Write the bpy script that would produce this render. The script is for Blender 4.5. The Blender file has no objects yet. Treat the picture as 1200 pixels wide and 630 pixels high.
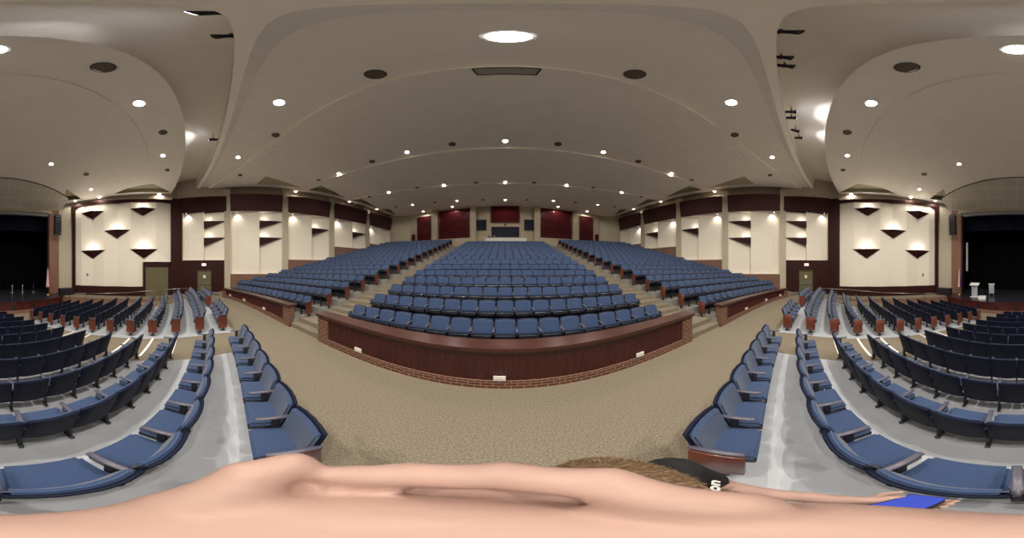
import bpy, bmesh, math, random
from mathutils import Vector, Matrix
from mathutils.geometry import delaunay_2d_cdt
random.seed(7)
R = math.radians; PI = math.pi
sc = bpy.context.scene
COL = sc.collection
# ------------------------------------------------------------ camera, world, exposure
H = 2.4                                   # the camera is held 2.4 m above the cross aisle
cd = bpy.data.cameras.new('camera'); cam = bpy.data.objects.new('camera', cd); COL.objects.link(cam)
cam.location = (0, 0, H); cam.rotation_euler = (R(90), 0, R(2.4))
cd.type = 'PANO'; cd.clip_start = 0.01; cd.clip_end = 200
try:
    cd.panorama_type = 'EQUIRECTANGULAR'
except Exception: pass
try:
    cd.cycles.panorama_type = 'EQUIRECTANGULAR'
except Exception: pass
sc.camera = cam
YAW = 2.4                                 # hall axis is at x = 592 of 1200
cam.rotation_euler = (R(90), 0, -R(YAW))
w = bpy.data.worlds.new('world'); sc.world = w; w.use_nodes = True
w.node_tree.nodes['Background'].inputs[0].default_value = (0.02, 0.02, 0.022, 1)
w.node_tree.nodes['Background'].inputs[1].default_value = 0.3
sc.view_settings.view_transform = 'Standard'; sc.view_settings.look = 'None'
sc.view_settings.gamma = 1; sc.view_settings.use_curve_mapping = False
sc.view_settings.exposure = 0.0
sc.cycles.use_denoising = True
sc.cycles.use_light_tree = True
sc.cycles.max_bounces = 8; sc.cycles.diffuse_bounces = 5; sc.cycles.glossy_bounces = 3
sc.cycles.sample_clamp_indirect = 4.0
LAMP_W = 135.0          # each ceiling downlight
UP_W = 9.0              # each uplight behind a wedge
WARM = (1.0, 0.925, 0.82)

# ------------------------------------------------------------ materials
def mat(name, col, rough=0.6, spec=0.5, metal=0.0, noise=0.0, nscale=8.0, bump=0.0, bscale=60.0, col2=None, emit=None, estr=0, coat=0.0):
    m = bpy.data.materials.new(name); m.use_nodes = True
    nt = m.node_tree; b = nt.nodes['Principled BSDF']
    b.inputs['Base Color'].default_value = (*col, 1); b.inputs['Roughness'].default_value = rough
    b.inputs['Metallic'].default_value = metal; b.inputs['Specular IOR Level'].default_value = spec
    if coat: b.inputs['Coat Weight'].default_value = coat; b.inputs['Coat Roughness'].default_value = 0.15
    tc = nt.nodes.new('ShaderNodeTexCoord')
    if noise > 0 or col2:
        n = nt.nodes.new('ShaderNodeTexNoise'); n.inputs['Scale'].default_value = nscale; n.inputs['Detail'].default_value = 6
        nt.links.new(tc.outputs['Object'], n.inputs['Vector'])
        r = nt.nodes.new('ShaderNodeValToRGB'); r.color_ramp.elements[0].position = .35; r.color_ramp.elements[1].position = .65
        c2 = col2 or tuple(c*(1+noise) for c in col)
        c1 = col if col2 else tuple(c*(1-noise) for c in col)
        r.color_ramp.elements[0].color = (*c1, 1); r.color_ramp.elements[1].color = (*c2, 1)
        nt.links.new(n.outputs['Fac'], r.inputs['Fac']); nt.links.new(r.outputs['Color'], b.inputs['Base Color'])
    if bump > 0:
        n2 = nt.nodes.new('ShaderNodeTexNoise'); n2.inputs['Scale'].default_value = bscale
        nt.links.new(tc.outputs['Object'], n2.inputs['Vector'])
        bp = nt.nodes.new('ShaderNodeBump'); bp.inputs['Strength'].default_value = bump; bp.inputs['Distance'].default_value = .01
        nt.links.new(n2.outputs['Fac'], bp.inputs['Height']); nt.links.new(bp.outputs['Normal'], b.inputs['Normal'])
    if emit:
        b.inputs['Emission Color'].default_value = (*emit, 1); b.inputs['Emission Strength'].default_value = estr
    return m
def brick(name, c1, c2, cm, bw=.22, bh=.075, mortar=.008, rough=.85, bump=.4):
    m = mat(name, c1, rough); nt = m.node_tree; b = nt.nodes['Principled BSDF']
    uv = nt.nodes.new('ShaderNodeUVMap'); uv.uv_map = 'UVMap'
    t = nt.nodes.new('ShaderNodeTexBrick')
    t.inputs['Color1'].default_value = (*c1, 1); t.inputs['Color2'].default_value = (*c2, 1); t.inputs['Mortar'].default_value = (*cm, 1)
    t.inputs['Scale'].default_value = 1; t.inputs['Mortar Size'].default_value = mortar
    t.inputs['Brick Width'].default_value = bw; t.inputs['Row Height'].default_value = bh
    nt.links.new(uv.outputs['UV'], t.inputs['Vector']); nt.links.new(t.outputs['Color'], b.inputs['Base Color'])
    bp = nt.nodes.new('ShaderNodeBump'); bp.inputs['Strength'].default_value = bump; bp.inputs['Distance'].default_value = -.01
    nt.links.new(t.outputs['Fac'], bp.inputs['Height']); nt.links.new(bp.outputs['Normal'], b.inputs['Normal'])
    return m
def wood(name, c1, c2, rough=.35, scale=(1, 1, .12), coat=.3):
    m = mat(name, c1, rough, coat=coat); nt = m.node_tree; b = nt.nodes['Principled BSDF']
    tc = nt.nodes.new('ShaderNodeTexCoord'); mp = nt.nodes.new('ShaderNodeMapping'); mp.inputs['Scale'].default_value = tuple(s*9 for s in scale)
    n = nt.nodes.new('ShaderNodeTexNoise'); n.inputs['Scale'].default_value = 1.6; n.inputs['Detail'].default_value = 8; n.inputs['Distortion'].default_value = .6
    r = nt.nodes.new('ShaderNodeValToRGB'); r.color_ramp.elements[0].position = .3; r.color_ramp.elements[1].position = .7
    r.color_ramp.elements[0].color = (*c1, 1); r.color_ramp.elements[1].color = (*c2, 1)
    nt.links.new(tc.outputs['Object'], mp.inputs['Vector']); nt.links.new(mp.outputs['Vector'], n.inputs['Vector'])
    nt.links.new(n.outputs['Fac'], r.inputs['Fac']); nt.links.new(r.outputs['Color'], b.inputs['Base Color'])
    return m
M = {}
M['carpet'] = mat('carpet', (.165, .138, .10), .95, .1, nscale=45, col2=(.29, .25, .19), bump=.5, bscale=300)
M['grey_floor'] = mat('sealed_concrete', (.44, .465, .51), .45, .4, noise=.05, nscale=3)
M['rear_floor'] = mat('dull_concrete', (.24, .23, .215), .7, .3, noise=.05, nscale=3)
M['nosing'] = mat('white_nosing', (.85, .85, .82), .5)
M['cream'] = mat('cream_plaster', (.42, .36, .27), .85, .2, noise=.03, nscale=2)
M['cream_block'] = brick('painted_block', (.42, .375, .285), (.45, .40, .30), (.37, .33, .25), .4, .2, .004, .8, .25)
M['white_panel'] = brick('acoustic_panel', (.76, .70, .60), (.78, .72, .62), (.72, .66, .56), .6, .14, .003, .9, .1)
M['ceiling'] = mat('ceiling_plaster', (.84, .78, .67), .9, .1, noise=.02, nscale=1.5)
M['soffit_dim'] = mat('shaded_plaster', (.42, .37, .25), .9, .1)  # ceiling plaster darkened: shade of the pockets is put into the colour
M['olive'] = mat('olive_paint', (.13, .115, .065), .8, .2, noise=.05)
M['brick'] = brick('red_brick', (.15, .043, .026), (.10, .03, .02), (.32, .24, .17), .22, .078, .009)
M['tan_brick'] = brick('tan_brick', (.19, .085, .055), (.15, .07, .045), (.27, .18, .125), .22, .078, .008)
M['mahogany'] = wood('mahogany', (.075, .012, .010), (.035, .006, .006), .32)
M['mahogany_top'] = wood('mahogany_cap', (.075, .022, .014), (.045, .012, .009), .3, coat=.35)
M['wall_wood'] = wood('mahogany_wall', (.034, .005, .004), (.020, .003, .003), .6, coat=0)
M['wall_wood'].node_tree.nodes['Principled BSDF'].inputs['Specular IOR Level'].default_value = .2
M['valance'] = wood('red_valance', (.052, .0035, .004), (.034, .002, .003), .7, coat=0)
M['red_panel'] = wood('red_acoustic', (.075, .003, .007), (.045, .002, .004), .8, coat=0)
M['red_panel'].node_tree.nodes['Principled BSDF'].inputs['Specular IOR Level'].default_value = .15
M['fabric'] = mat('blue_upholstery', (.036, .063, .140), .85, .2, noise=.12, nscale=90, bump=.25, bscale=500)
M['fabric'].node_tree.nodes['Principled BSDF'].inputs['Sheen Weight'].default_value = .25
M['shell'] = mat('navy_shell', (.006, .0085, .024), .6, .15)
M['pan'] = mat('glossy_seat_pan', (.010, .013, .03), .3, .5, coat=.6)
M['arm'] = mat('grey_arm_plastic', (.085, .082, .115), .35, .5)
M['iron'] = mat('black_iron', (.012, .012, .016), .5, .5)
M['end_wood'] = wood('end_panel_wood', (.15, .032, .016), (.09, .018, .010), .4)
M['black'] = mat('black_drape', (.002, .002, .003), .95, .05)
M['navy_drape'] = mat('navy_valance_drape', (.004, .005, .014), .9, .1)
M['stage_floor'] = mat('black_stage_floor', (.022, .025, .035), .28, .5, noise=.3, nscale=2)
M['metal'] = mat('brushed_metal', (.5, .5, .5), .3, .5, 1.0)
M['dark_metal'] = mat('dark_metal', (.03, .03, .032), .4, .5, .6)
M['grille'] = mat('speaker_grille', (.11, .085, .06), .7)
M['trim_w'] = mat('white_trim', (.75, .72, .66), .5)
M['lamp'] = mat('lamp_lens', (1, 1, 1), .5, emit=(1.0, .95, .88), estr=18)
M['lamp_big'] = mat('lamp_lens_near', (1, 1, 1), .5, emit=(1.0, .96, .92), estr=30)
M['spot_lens'] = mat('stage_spot_lens', (1, 1, 1), .5, emit=(.8, .85, 1.0), estr=20)
M['glass_dark'] = mat('dark_glass', (.012, .012, .03), .5, .2)
M['red_sign'] = mat('exit_red', (.6, .03, .03), .5, emit=(1, .12, .1), estr=.8)
M['exit_white'] = mat('exit_sign_face', (.8, .7, .68), .5, emit=(1, .75, .72), estr=.9)
M['acrylic'] = mat('clear_acrylic', (.75, .8, .85), .1, .6)
M['acrylic'].node_tree.nodes['Principled BSDF'].inputs['Transmission Weight'].default_value = .6
M['white'] = mat('white_plastic', (.8, .8, .8), .4)
M['tile'] = brick('acoustic_tile', (.55, .51, .42), (.58, .54, .44), (.70, .63, .49), 1.25, 1.0, .04, .9, .15)
M['tile'].node_tree.nodes['Brick Texture'].offset = 0
M['fl_red'] = mat('flag_red', (.5, .02, .03), .8); M['fl_blue'] = mat('flag_blue', (.02, .03, .2), .8); M['gold'] = mat('gold', (.6, .4, .1), .3, metal=1)
M['skin'] = mat('skin', (.38, .245, .205), .55, .3, noise=.07, nscale=25)
M['skin'].node_tree.nodes['Principled BSDF'].inputs['Subsurface Weight'].default_value = .08
M['skin'].node_tree.nodes['Principled BSDF'].inputs['Subsurface Radius'].default_value = (.01, .004, .002)
M['hair'] = mat('light_brown_hair', (.11, .065, .035), .55, .4, noise=.35, nscale=60)
M['shirt'] = mat('charcoal_knit', (.018, .018, .02), .85, .2, noise=.2, nscale=200)
M['jeans'] = mat('denim', (.03, .045, .09), .9, .1, noise=.2, nscale=120)
M['shoe'] = mat('shoe_leather', (.02, .018, .016), .5)
M['eye'] = mat('eye_white', (.8, .8, .78), .2); M['iris'] = mat('iris', (.05, .08, .1), .2)
M['lip'] = mat('lips', (.5, .16, .14), .45)
M['phone_screen'] = mat('phone_screen', (.02, .02, .1), .1, emit=(.05, .10, .6), estr=.8)
M['blue_glow'] = mat('blue_gel', (.01, .02, .2), .4, emit=(.03, .08, .7), estr=.6)

# ------------------------------------------------------------ helpers
def tag(o, label=None, cat=None, group=None, kind=None):
    if label: o['label'] = label
    if cat: o['category'] = cat
    if group: o['group'] = group
    if kind: o['kind'] = kind
    return o
def empty(name, loc=(0, 0, 0), rz=0.0):
    o = bpy.data.objects.new(name, None); o.location = loc; o.rotation_euler = (0, 0, rz); o.empty_display_size = .1
    COL.objects.link(o); return o
class MB:
    def __init__(s): s.v = []; s.f = []; s.m = []; s.uvf = None
    def add(s, vs, fs, mi=0, mx=None):
        o = len(s.v)
        s.v += [tuple(mx @ Vector(p)) if mx is not None else tuple(p) for p in vs]
        s.f += [tuple(i+o for i in f) for f in fs]; s.m += [mi]*len(fs); return s
    def box(s, a, b, mi=0, mx=None):
        x0, y0, z0 = a; x1, y1, z1 = b
        return s.add([(x0,y0,z0),(x1,y0,z0),(x1,y1,z0),(x0,y1,z0),(x0,y0,z1),(x1,y0,z1),(x1,y1,z1),(x0,y1,z1)],
                     [(0,3,2,1),(4,5,6,7),(0,1,5,4),(1,2,6,5),(2,3,7,6),(3,0,4,7)], mi, mx)
    def prism(s, poly, z0, z1, mi=0, mx=None):
        n = len(poly); z0f = z0 if callable(z0) else (lambda x, y: z0); z1f = z1 if callable(z1) else (lambda x, y: z1)
        a = sum(poly[i][0]*poly[(i+1)%n][1]-poly[(i+1)%n][0]*poly[i][1] for i in range(n))
        if a < 0: poly = poly[::-1]
        vs = [(x, y, z0f(x, y)) for x, y in poly]+[(x, y, z1f(x, y)) for x, y in poly]
        return s.add(vs, [tuple(range(n))[::-1], tuple(range(n, 2*n))]+[(i, (i+1)%n, n+(i+1)%n, n+i) for i in range(n)], mi, mx)
    def cyl(s, p, q, r0, r1=None, n=12, mi=0):
        r1 = r0 if r1 is None else r1; p = Vector(p); q = Vector(q); d = (q-p).normalized()
        a = d.orthogonal().normalized(); b = d.cross(a)
        vs = [tuple(p+(a*math.cos(t)+b*math.sin(t))*r0) for t in [2*PI*i/n for i in range(n)]]+[tuple(q+(a*math.cos(t)+b*math.sin(t))*r1) for t in [2*PI*i/n for i in range(n)]]
        return s.add(vs, [tuple(range(n))[::-1], tuple(range(n, 2*n))]+[(i, (i+1)%n, n+(i+1)%n, n+i) for i in range(n)], mi)
    def strip(s, A, B, mi=0):      # quads between two polylines of 3-D points
        n = len(A); o = len(s.v); s.v += [tuple(p) for p in A]+[tuple(p) for p in B]
        s.f += [(o+i, o+i+1, o+n+i+1, o+n+i) for i in range(n-1)]; s.m += [mi]*(n-1); return s
    def build(s, name, mats, parent=None, smooth=False, bevel=0.0, uv=None, **kw):
        me = bpy.data.meshes.new(name); me.from_pydata(s.v, [], s.f)
        mats = mats if isinstance(mats, (list, tuple)) else [mats]
        for m in mats: me.materials.append(m)
        me.polygons.foreach_set('material_index', s.m)
        if bevel > 0:
            bm = bmesh.new(); bm.from_mesh(me); bmesh.ops.remove_doubles(bm, verts=bm.verts, dist=1e-5)
            bmesh.ops.bevel(bm, geom=list(bm.edges), offset=bevel, segments=2, affect='EDGES', clamp_overlap=True)
            bm.to_mesh(me); bm.free()
        ul = me.uv_layers.new(name='UVMap')
        for p in me.polygons:
            n = p.normal
            for li in p.loop_indices:
                c = me.vertices[me.loops[li].vertex_index].co
                if uv: ul.data[li].uv = uv(c, n)
                elif abs(n.z) > .7: ul.data[li].uv = (c.x, c.y)
                else:
                    t = Vector((-n.y, n.x, 0)); t.normalize() if t.length > 1e-6 else None
                    ul.data[li].uv = (c.dot(t), c.z)
        if smooth: me.shade_smooth()
        me.update()
        o = bpy.data.objects.new(name, me); COL.objects.link(o)
        if parent: o.parent = parent
        if kw: tag(o, **kw)
        return o
def struct(o): o['kind'] = 'structure'; return o
def ordn(i):
    n = ['first','second','third','fourth','fifth','sixth','seventh','eighth','ninth','tenth','eleventh','twelfth','thirteenth','fourteenth','fifteenth','sixteenth','seventeenth','eighteenth','nineteenth','twentieth']
    return n[i-1]
def smooth(t): t = max(0, min(1, t)); return t*t*(3-2*t)
def ray(px, py):                           # direction of a measured photo pixel in hall coordinates
    az = R((px-592)*.3); el = R((315-py)*180/630)
    return Vector((math.sin(az)*math.cos(el), math.cos(az)*math.cos(el), math.sin(el)))
CY = -16.0                                 # centre of the concentric rows
def pol(r, a): return (r*math.sin(a), CY+r*math.cos(a))

def text_mesh(name, cu, m_):
    t = bpy.data.objects.new(name+'_src', cu); COL.objects.link(t)
    dg = bpy.context.evaluated_depsgraph_get(); dg.update()
    me = bpy.data.meshes.new_from_object(t.evaluated_get(dg)); bpy.data.objects.remove(t); me.materials.clear(); me.materials.append(m_)
    o = bpy.data.objects.new(name, me); COL.objects.link(o); return o
# ------------------------------------------------------------ floor heights
EDGE = [(-13.9, 6.2), (-13.1, 6.5), (-11.8, 7.7), (-9.2, 10.0), (-6.1, 11.95), (-4.9, 12.8)]
def xe(y):
    if y >= EDGE[-1][0]: return 12.8
    for (a, b), (c, d) in zip(EDGE, EDGE[1:]):
        if y <= c: return b+(d-b)*max(0, (y-a)/(c-a))
    return 12.8
def zp(x, y): return .28*smooth((abs(x)-6)/6.5)*smooth((y+9)/6)
def zf(x, y):
    r = math.hypot(x, y-CY); s = max(0, min(1, (15.9-r)/9.3))
    return zp(x, y)*smooth((r-14.8)/1.4)-.85*s
WALLX = 15.0
P0 = (-7.8, -14.9); P1 = (-13.7, -7.1); P2 = (-14.3, -6.35); P3 = (-15.0, -2.0)
def sx(pts, s): return [(-s*p[0] if s > 0 else p[0],)+tuple(p[1:]) for p in pts]   # points given for the left, s=+1 mirrors
# sunk floor (carpet) as one sheet
mb = MB(); ys = [-14.2+.35*i for i in range(27)]+[-4.89]
prev = None
for y in ys:
    x1 = xe(y); row = [(x1*(-1+2*i/40), y, zf(x1*(-1+2*i/40), y)) for i in range(41)]
    if prev: mb.strip(prev, row)
    prev = row
ys2 = [-4.89+.45*i for i in range(16)]; prev = None
for y in ys2:
    row = [(15.2*(-1+2*i/60), y, zf(15.2*(-1+2*i/60), y)) for i in range(61)]
    if prev: mb.strip(prev, row)
    prev = row
y0 = ys2[-1]; row = [(x, y, zf(x, y)) for x in [15.2*(-1+2*i/60) for i in range(61)] for y in [4.0]]
mb.strip(prev, row)
struct(mb.build('floor', M['carpet'], smooth=True))
# side platforms at aisle level that lead to the stage, with the brick retaining wall
def wallx(y):                              # left wall x (positive number) for a y
    pts = [(-14.9, 7.8), (-7.1, 13.7), (-6.35, 14.3), (-2, 15.0)]
    if y <= pts[0][0]: return 7.8
    for (a, b), (c, d) in zip(pts, pts[1:]):
        if y <= c: return b+(d-b)*(y-a)/(c-a)
    return 15
for s in (-1, 1):
    side = 'left' if s < 0 else 'right'
    A = []; B = []
    for i in range(27):
        y = -15.3+(15.3-4.85)*i/26
        A.append((s*xe(y), y, zp(xe(y), y))); B.append((s*(wallx(y)+.1), y, zp(wallx(y), y)))
    struct(MB().strip(A, B).build('floor', M['carpet']))
    Wt = MB(); Pt = [(s*b, a) for a, b in EDGE]
    for (xa, ya), (xb, yb) in zip(Pt, Pt[1:]):
        for k in range(4):
            t0, t1 = k/4, (k+1)/4
            p = (xa+(xb-xa)*t0, ya+(yb-ya)*t0); q = (xa+(xb-xa)*t1, ya+(yb-ya)*t1)
            Wt.add([(p[0], p[1], zf(*p)-.05), (q[0], q[1], zf(*q)-.05), (q[0]+s*.12, q[1], zp(*q)-.004), (p[0]+s*.12, p[1], zp(*p)-.004),
                    (p[0], p[1], zp(*p)-.02), (q[0], q[1], zp(*q)-.02)], [(0, 1, 5, 4), (4, 5, 2, 3)])
    struct(Wt.build('wall_%s_retaining' % side, M['tan_brick']))

# grey sealed floor under the front seats, in ribbons just above the slab
def xc_end(k): return 4.68-.395*(k-1) if k <= 5 else 3.10-.325*(k-5)      # half width of centre row k
def xs_in(k): return 6.35-(6.35-2.55)*(k-1)/11
NS = [9, 12, 12, 11, 10, 10, 9, 9, 8, 8, 7, 7]
def side_row(k, s, dist):                  # point at arc length dist along side row k, and heading
    r = 16.5-.9*(k-1); x0 = xs_in(k); y0 = CY+math.sqrt(r*r-x0*x0)
    a0 = R(20.5); Rc = 34.0; a = a0+dist/Rc
    x = x0+Rc*(math.sin(a)-math.sin(a0)); y = y0-Rc*(math.cos(a0)-math.cos(a))
    return s*x, y, a
def frange(n): return [i/n for i in range(n+1)]
mb = MB()
for seg in range(44):
    k0 = 1.2+seg*.25; k1 = k0+.25
    ra = 16.62-.9*(k0-1); rb = 16.62-.9*(k1-1)
    if k1 > 12.2: break
    A = [pol(ra, -math.asin(xc_end(k0)/ra)+2*math.asin(xc_end(k0)/ra)*t) for t in frange(24)]
    B = [pol(rb, -math.asin(xc_end(k1)/rb)+2*math.asin(xc_end(k1)/rb)*t) for t in frange(24)]
    mb.strip([(x, y, zf(x, y)+.012) for x, y in B], [(x, y, zf(x, y)+.012) for x, y in A])
struct(mb.build('floor', M['grey_floor'], smooth=True))
for s in (-1, 1):
    mb = MB(); ks = [.9+.25*i for i in range(46)]
    rows = []
    for k in ks:
        n = NS[0]+2.6 if k < 1.2 else (NS[min(11, int(round(k))-1)]+.3)
        if k > 12.1: k = 12.1
        rr = []
        for t in frange(20):
            x, y, a = side_row(k, s, -.25+t*(n*.54)); rr.append((x, y, zf(x, y)+.012))
        rows.append(rr)
    for a, b in zip(rows, rows[1:]): mb.strip(a, b)
    struct(mb.build('floor', M['grey_floor'], smooth=True))
# white nosing strips on the sloping front aisles
for s in (-1, 1):
    for j, k in enumerate([3.05, 4.0, 5.0, 6.0, 7.0, 8.0, 9.0, 10.0]):
        r = 15.9-.9*(k-1)+.35
        a0 = math.asin((xc_end(k)+.12)/r); a1 = math.asin((xs_in(k)-.30)/r)
        A = [pol(r, s*(a0+(a1-a0)*t)) for t in frange(4)]; B = [pol(r+.09, s*(a0+(a1-a0)*t)) for t in frange(4)]
        mb = MB(); mb.strip([(x, y, zf(x, y)+.02) for x, y in A], [(x, y, zf(x, y)+.02) for x, y in B])
        struct(mb.build('trim_%d' % (j+1 if s < 0 else j+11), M['nosing']))

# ------------------------------------------------------------ rear terraces, stairs, low walls
def rz(n): return .36+.285*(n-1)           # floor height of rear row n
def rr_(n): return 20.0+.93*(n-1)          # radius of the seat backs of rear row n
def xin(n): return 4.55-.45*(n-1)/14       # half width, centre block
def xsd(n): return 6.80-.62*(n-1)/16       # inner edge, side blocks
BACKY = 19.4
def arcpts(r, xa, xb, n=16):
    a0 = math.asin(max(-1, min(1, xa/r))); a1 = math.asin(max(-1, min(1, xb/r)))
    return [pol(r, a0+(a1-a0)*t) for t in frange(n)]
NR = 17
def clipy(p): return (p[0], min(p[1], BACKY))
for blk, (fa, fb) in {'centre': (lambda n: -xin(n)-.1, lambda n: xin(n)+.1), 'left': (lambda n: -15.0, lambda n: -xsd(n)+.12), 'right': (lambda n: xsd(n)-.12, lambda n: 15.0)}.items():
    mb = MB()
    for n in range(1, NR+2):
        ra = 19.0 if n == 1 else rr_(n)-.60; rb = rr_(n+1)-.60 if n <= NR else 40
        z = rz(min(n, NR)); zl = rz(n-1) if n > 1 else .0
        if n == NR+1: z = rz(NR)
        A = [clipy(p) for p in arcpts(ra, fa(n), fb(n))]; B = [clipy(p) for p in arcpts(rb, fa(n), fb(n))]
        if n == 1 and blk != 'centre': pass
        mb.strip([(x, y, z) for x, y in A], [(x, y, z) for x, y in B])
        if n > 1: mb.strip([(x, y, zl-.02) for x, y in A], [(x, y, z) for x, y in A])
        for P in (0, -1):
            xq, yq = A[P]; xr, yr = B[P]
            mb.add([(xq, yq, max(0, z-.6)), (xr, yr, max(0, z-.6)), (xr, yr, z), (xq, yq, z)], [(0, 1, 2, 3)])
    struct(mb.build('floor', M['rear_floor']))
for s in (-1, 1):                          # aisle stairs: two treads to each row
    mb = MB(); ns = MB()
    xa0, xb0 = 4.6, 6.95
    # first two steps up from the cross aisle
    for ra, rb, z in ((18.95, 19.3, .18), (19.3, rr_(2)-.6, .36)):
        A = arcpts(ra, s*4.6, s*6.75, 4); B = arcpts(rb, s*4.6, s*6.75, 4)
        mb.strip([(x, y, z) for x, y in A], [(x, y, z) for x, y in B]); mb.strip([(x, y, z-.18) for x, y in A], [(x, y, z) for x, y in A])
    for n in range(2, NR+2):
        for h in (0, 1):
            ra = rr_(n)-.60+h*.465; rb = ra+.465; z = rz(n-1)+.1425*(h+1)
            if n == NR+1: z = rz(NR)
            xa = s*(xin(min(n, 15))+.06); xb = s*(xsd(min(n, 17))-.1)
            A = [clipy(p) for p in arcpts(ra, xa, xb, 4)]; B = [clipy(p) for p in arcpts(rb, xa, xb, 4)]
            mb.strip([(x, y, z) for x, y in A], [(x, y, z) for x, y in B])
            mb.strip([(x, y, z-.15) for x, y in A], [(x, y, z) for x, y in A])
    struct(mb.build('floor', M['carpet']))

def curved(mbx, r0, r1, a0, a1, z0, z1, n=24, mi=0):
    z0f = z0 if callable(z0) else (lambda x, y: z0); z1f = z1 if callable(z1) else (lambda x, y: z1)
    I = [pol(r0, a0+(a1-a0)*t) for t in frange(n)]; O = [pol(r1, a0+(a1-a0)*t) for t in frange(n)]
    lo = lambda L: [(x, y, z0f(x, y)) for x, y in L]; hi = lambda L: [(x, y, z1f(x, y)) for x, y in L]
    mbx.strip(lo(I), hi(I), mi); mbx.strip(hi(I), hi(O), mi); mbx.strip(hi(O), lo(O), mi)
    for k in (0, -1):
        mbx.add([lo(I)[k], lo(O)[k], hi(O)[k], hi(I)[k]], [(0, 1, 2, 3)], mi)
def cuv(c, n):
    a = math.atan2(c.x, c.y-CY); r = math.hypot(c.x, c.y-CY)
    er = Vector((math.sin(a), math.cos(a), 0))
    if abs(n.z) > .7: return (a*19, r)
    if abs(n.dot(er)) > .7: return (a*19, c.z)
    return (r, c.z)
def low_wall(name, a0, a1, top, capw, label, plates):
    g = 1 if a1 > a0 else -1; root = empty(name); struct(root)
    b = MB(); base = lambda x, y: zp(x, y)-.02
    curved(b, 18.85, 19.13, a0, a1, base, lambda x, y: zp(x, y)+.2)
    ep = .48/19*g
    curved(b, 18.85, 19.13, a0, a0+ep, base, top-.07, 3); curved(b, 18.85, 19.13, a1-ep, a1, base, top-.07, 3)
    b.build('brick_base', M['brick'], root, uv=cuv)
    p = MB(); nseg = 150 if abs(a1-a0) > .4 else 110
    I = []; O = []
    for i in range(nseg*2+1):
        r = 18.885 if (i//1) % 2 else 18.9
        I.append(pol(r, a0+ep+(a1-a0-2*ep)*i/(nseg*2)))
    p.strip([(x, y, zp(x, y)+.19) for x, y in I], [(x, y, top-.07) for x, y in I])
    curved(p, 18.91, 19.12, a0+ep, a1-ep, lambda x, y: zp(x, y)+.19, top-.07)
    p.build('wood_panelling', M['mahogany'], root)
    c = MB(); e = .06/19*g
    curved(c, 18.78, 18.78+capw, a0-e, a1+e, top-.07, top, 30)
    curved(c, 18.83, 18.83+.06, a0, a1, top-.13, top-.07, 30)
    c.build('cap_rail', M['mahogany_top'], root)
    for t in plates:
        a = a0+(a1-a0)*t; x, y = pol(18.84, a); zz = zp(x, y)
        q = MB(); mx = Matrix.Translation((x, y, zz+.28)) @ Matrix.Rotation(-a, 4, 'Z')
        q.box((-.11, -.012, -.055), (.11, .03, .055), 0, mx); q.box((-.085, -.02, -.012), (-.02, -.01, .02), 0, mx); q.box((.02, -.02, -.012), (.085, -.01, .02), 0, mx)
        q.build('step_light', M['trim_w'], root, bevel=.003)
    return root
AE = math.asin(4.9/18.85)
low_wall('wall_centre_low', -AE, AE, .99, .46, '', (.17, .49, .79))
AS0 = math.asin(6.6/18.85); AS1 = math.asin(12.75/18.85)
low_wall('wall_left_low', -AS0, -AS1, .96, .42, '', (.3, .6, .85))
low_wall('wall_right_low', AS0, AS1, .96, .42, '', (.3, .6, .85))
for s in (-1, 1):    # stepped landing between low wall end and the side wall
    mb = MB()
    mb.prism([(s*12.9, -2.4), (s*15, -2.8), (s*15, 1.5), (s*12.9, .6)], -.05, .42)
    mb.prism([(s*13.3, -1.9), (s*15, -2.3), (s*15, 1.5), (s*13.3, .6)], .3, .56)
    struct(mb.build('floor', M['carpet']))

# ------------------------------------------------------------ walls
def fr(P, Q):                              # wall frame: local x along P>Q, local y into the wall (away from the room), z up
    P = Vector((P[0], P[1], 0)); Q = Vector((Q[0], Q[1], 0)); t = (Q-P).normalized()
    return P, t, (Q-P).length
def wmx(P, Q, s):
    p, t, L = fr(P, Q); n = Vector((-t.y, t.x, 0))
    if n.dot(Vector((0, 0, 0))-p) > 0: n = -n        # away from the room centre
    m = Matrix.Identity(4); m.col[0] = (t.x, t.y, 0, 0); m.col[1] = (n.x, n.y, 0, 0); m.col[2] = (0, 0, 1, 0); m.col[3] = (p.x, p.y, 0, 1)
    return m, L
def hit(px, py, P, Q):                     # a measured point on the vertical plane P-Q, as (distance along, z)
    p, t, L = fr(P, Q); d = ray(px, py); n = Vector((-t.y, t.x, 0))
    k = n.dot(p)/n.dot(d); h = d*k
    return (h-p).dot(t), H+h.z
def mir(P, s): return (P[0] if s < 0 else -P[0], P[1])
def glow(loc, power, name='uplight', parent=None, col=WARM, size=.05, spot=None, aim=(0, 0, -1), blend=.6):
    l = bpy.data.lights.new(name, 'SPOT' if spot else 'POINT'); l.energy = power; l.color = col
    if spot: l.spot_size = R(spot); l.spot_blend = blend
    l.shadow_soft_size = size
    o = bpy.data.objects.new(name, l); COL.objects.link(o); o.location = loc
    o.rotation_euler = Vector(aim).to_track_quat('-Z', 'Y').to_euler()
    if parent: o.parent = parent
    return o
SN = {-1: 'left', 1: 'right'}
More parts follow.
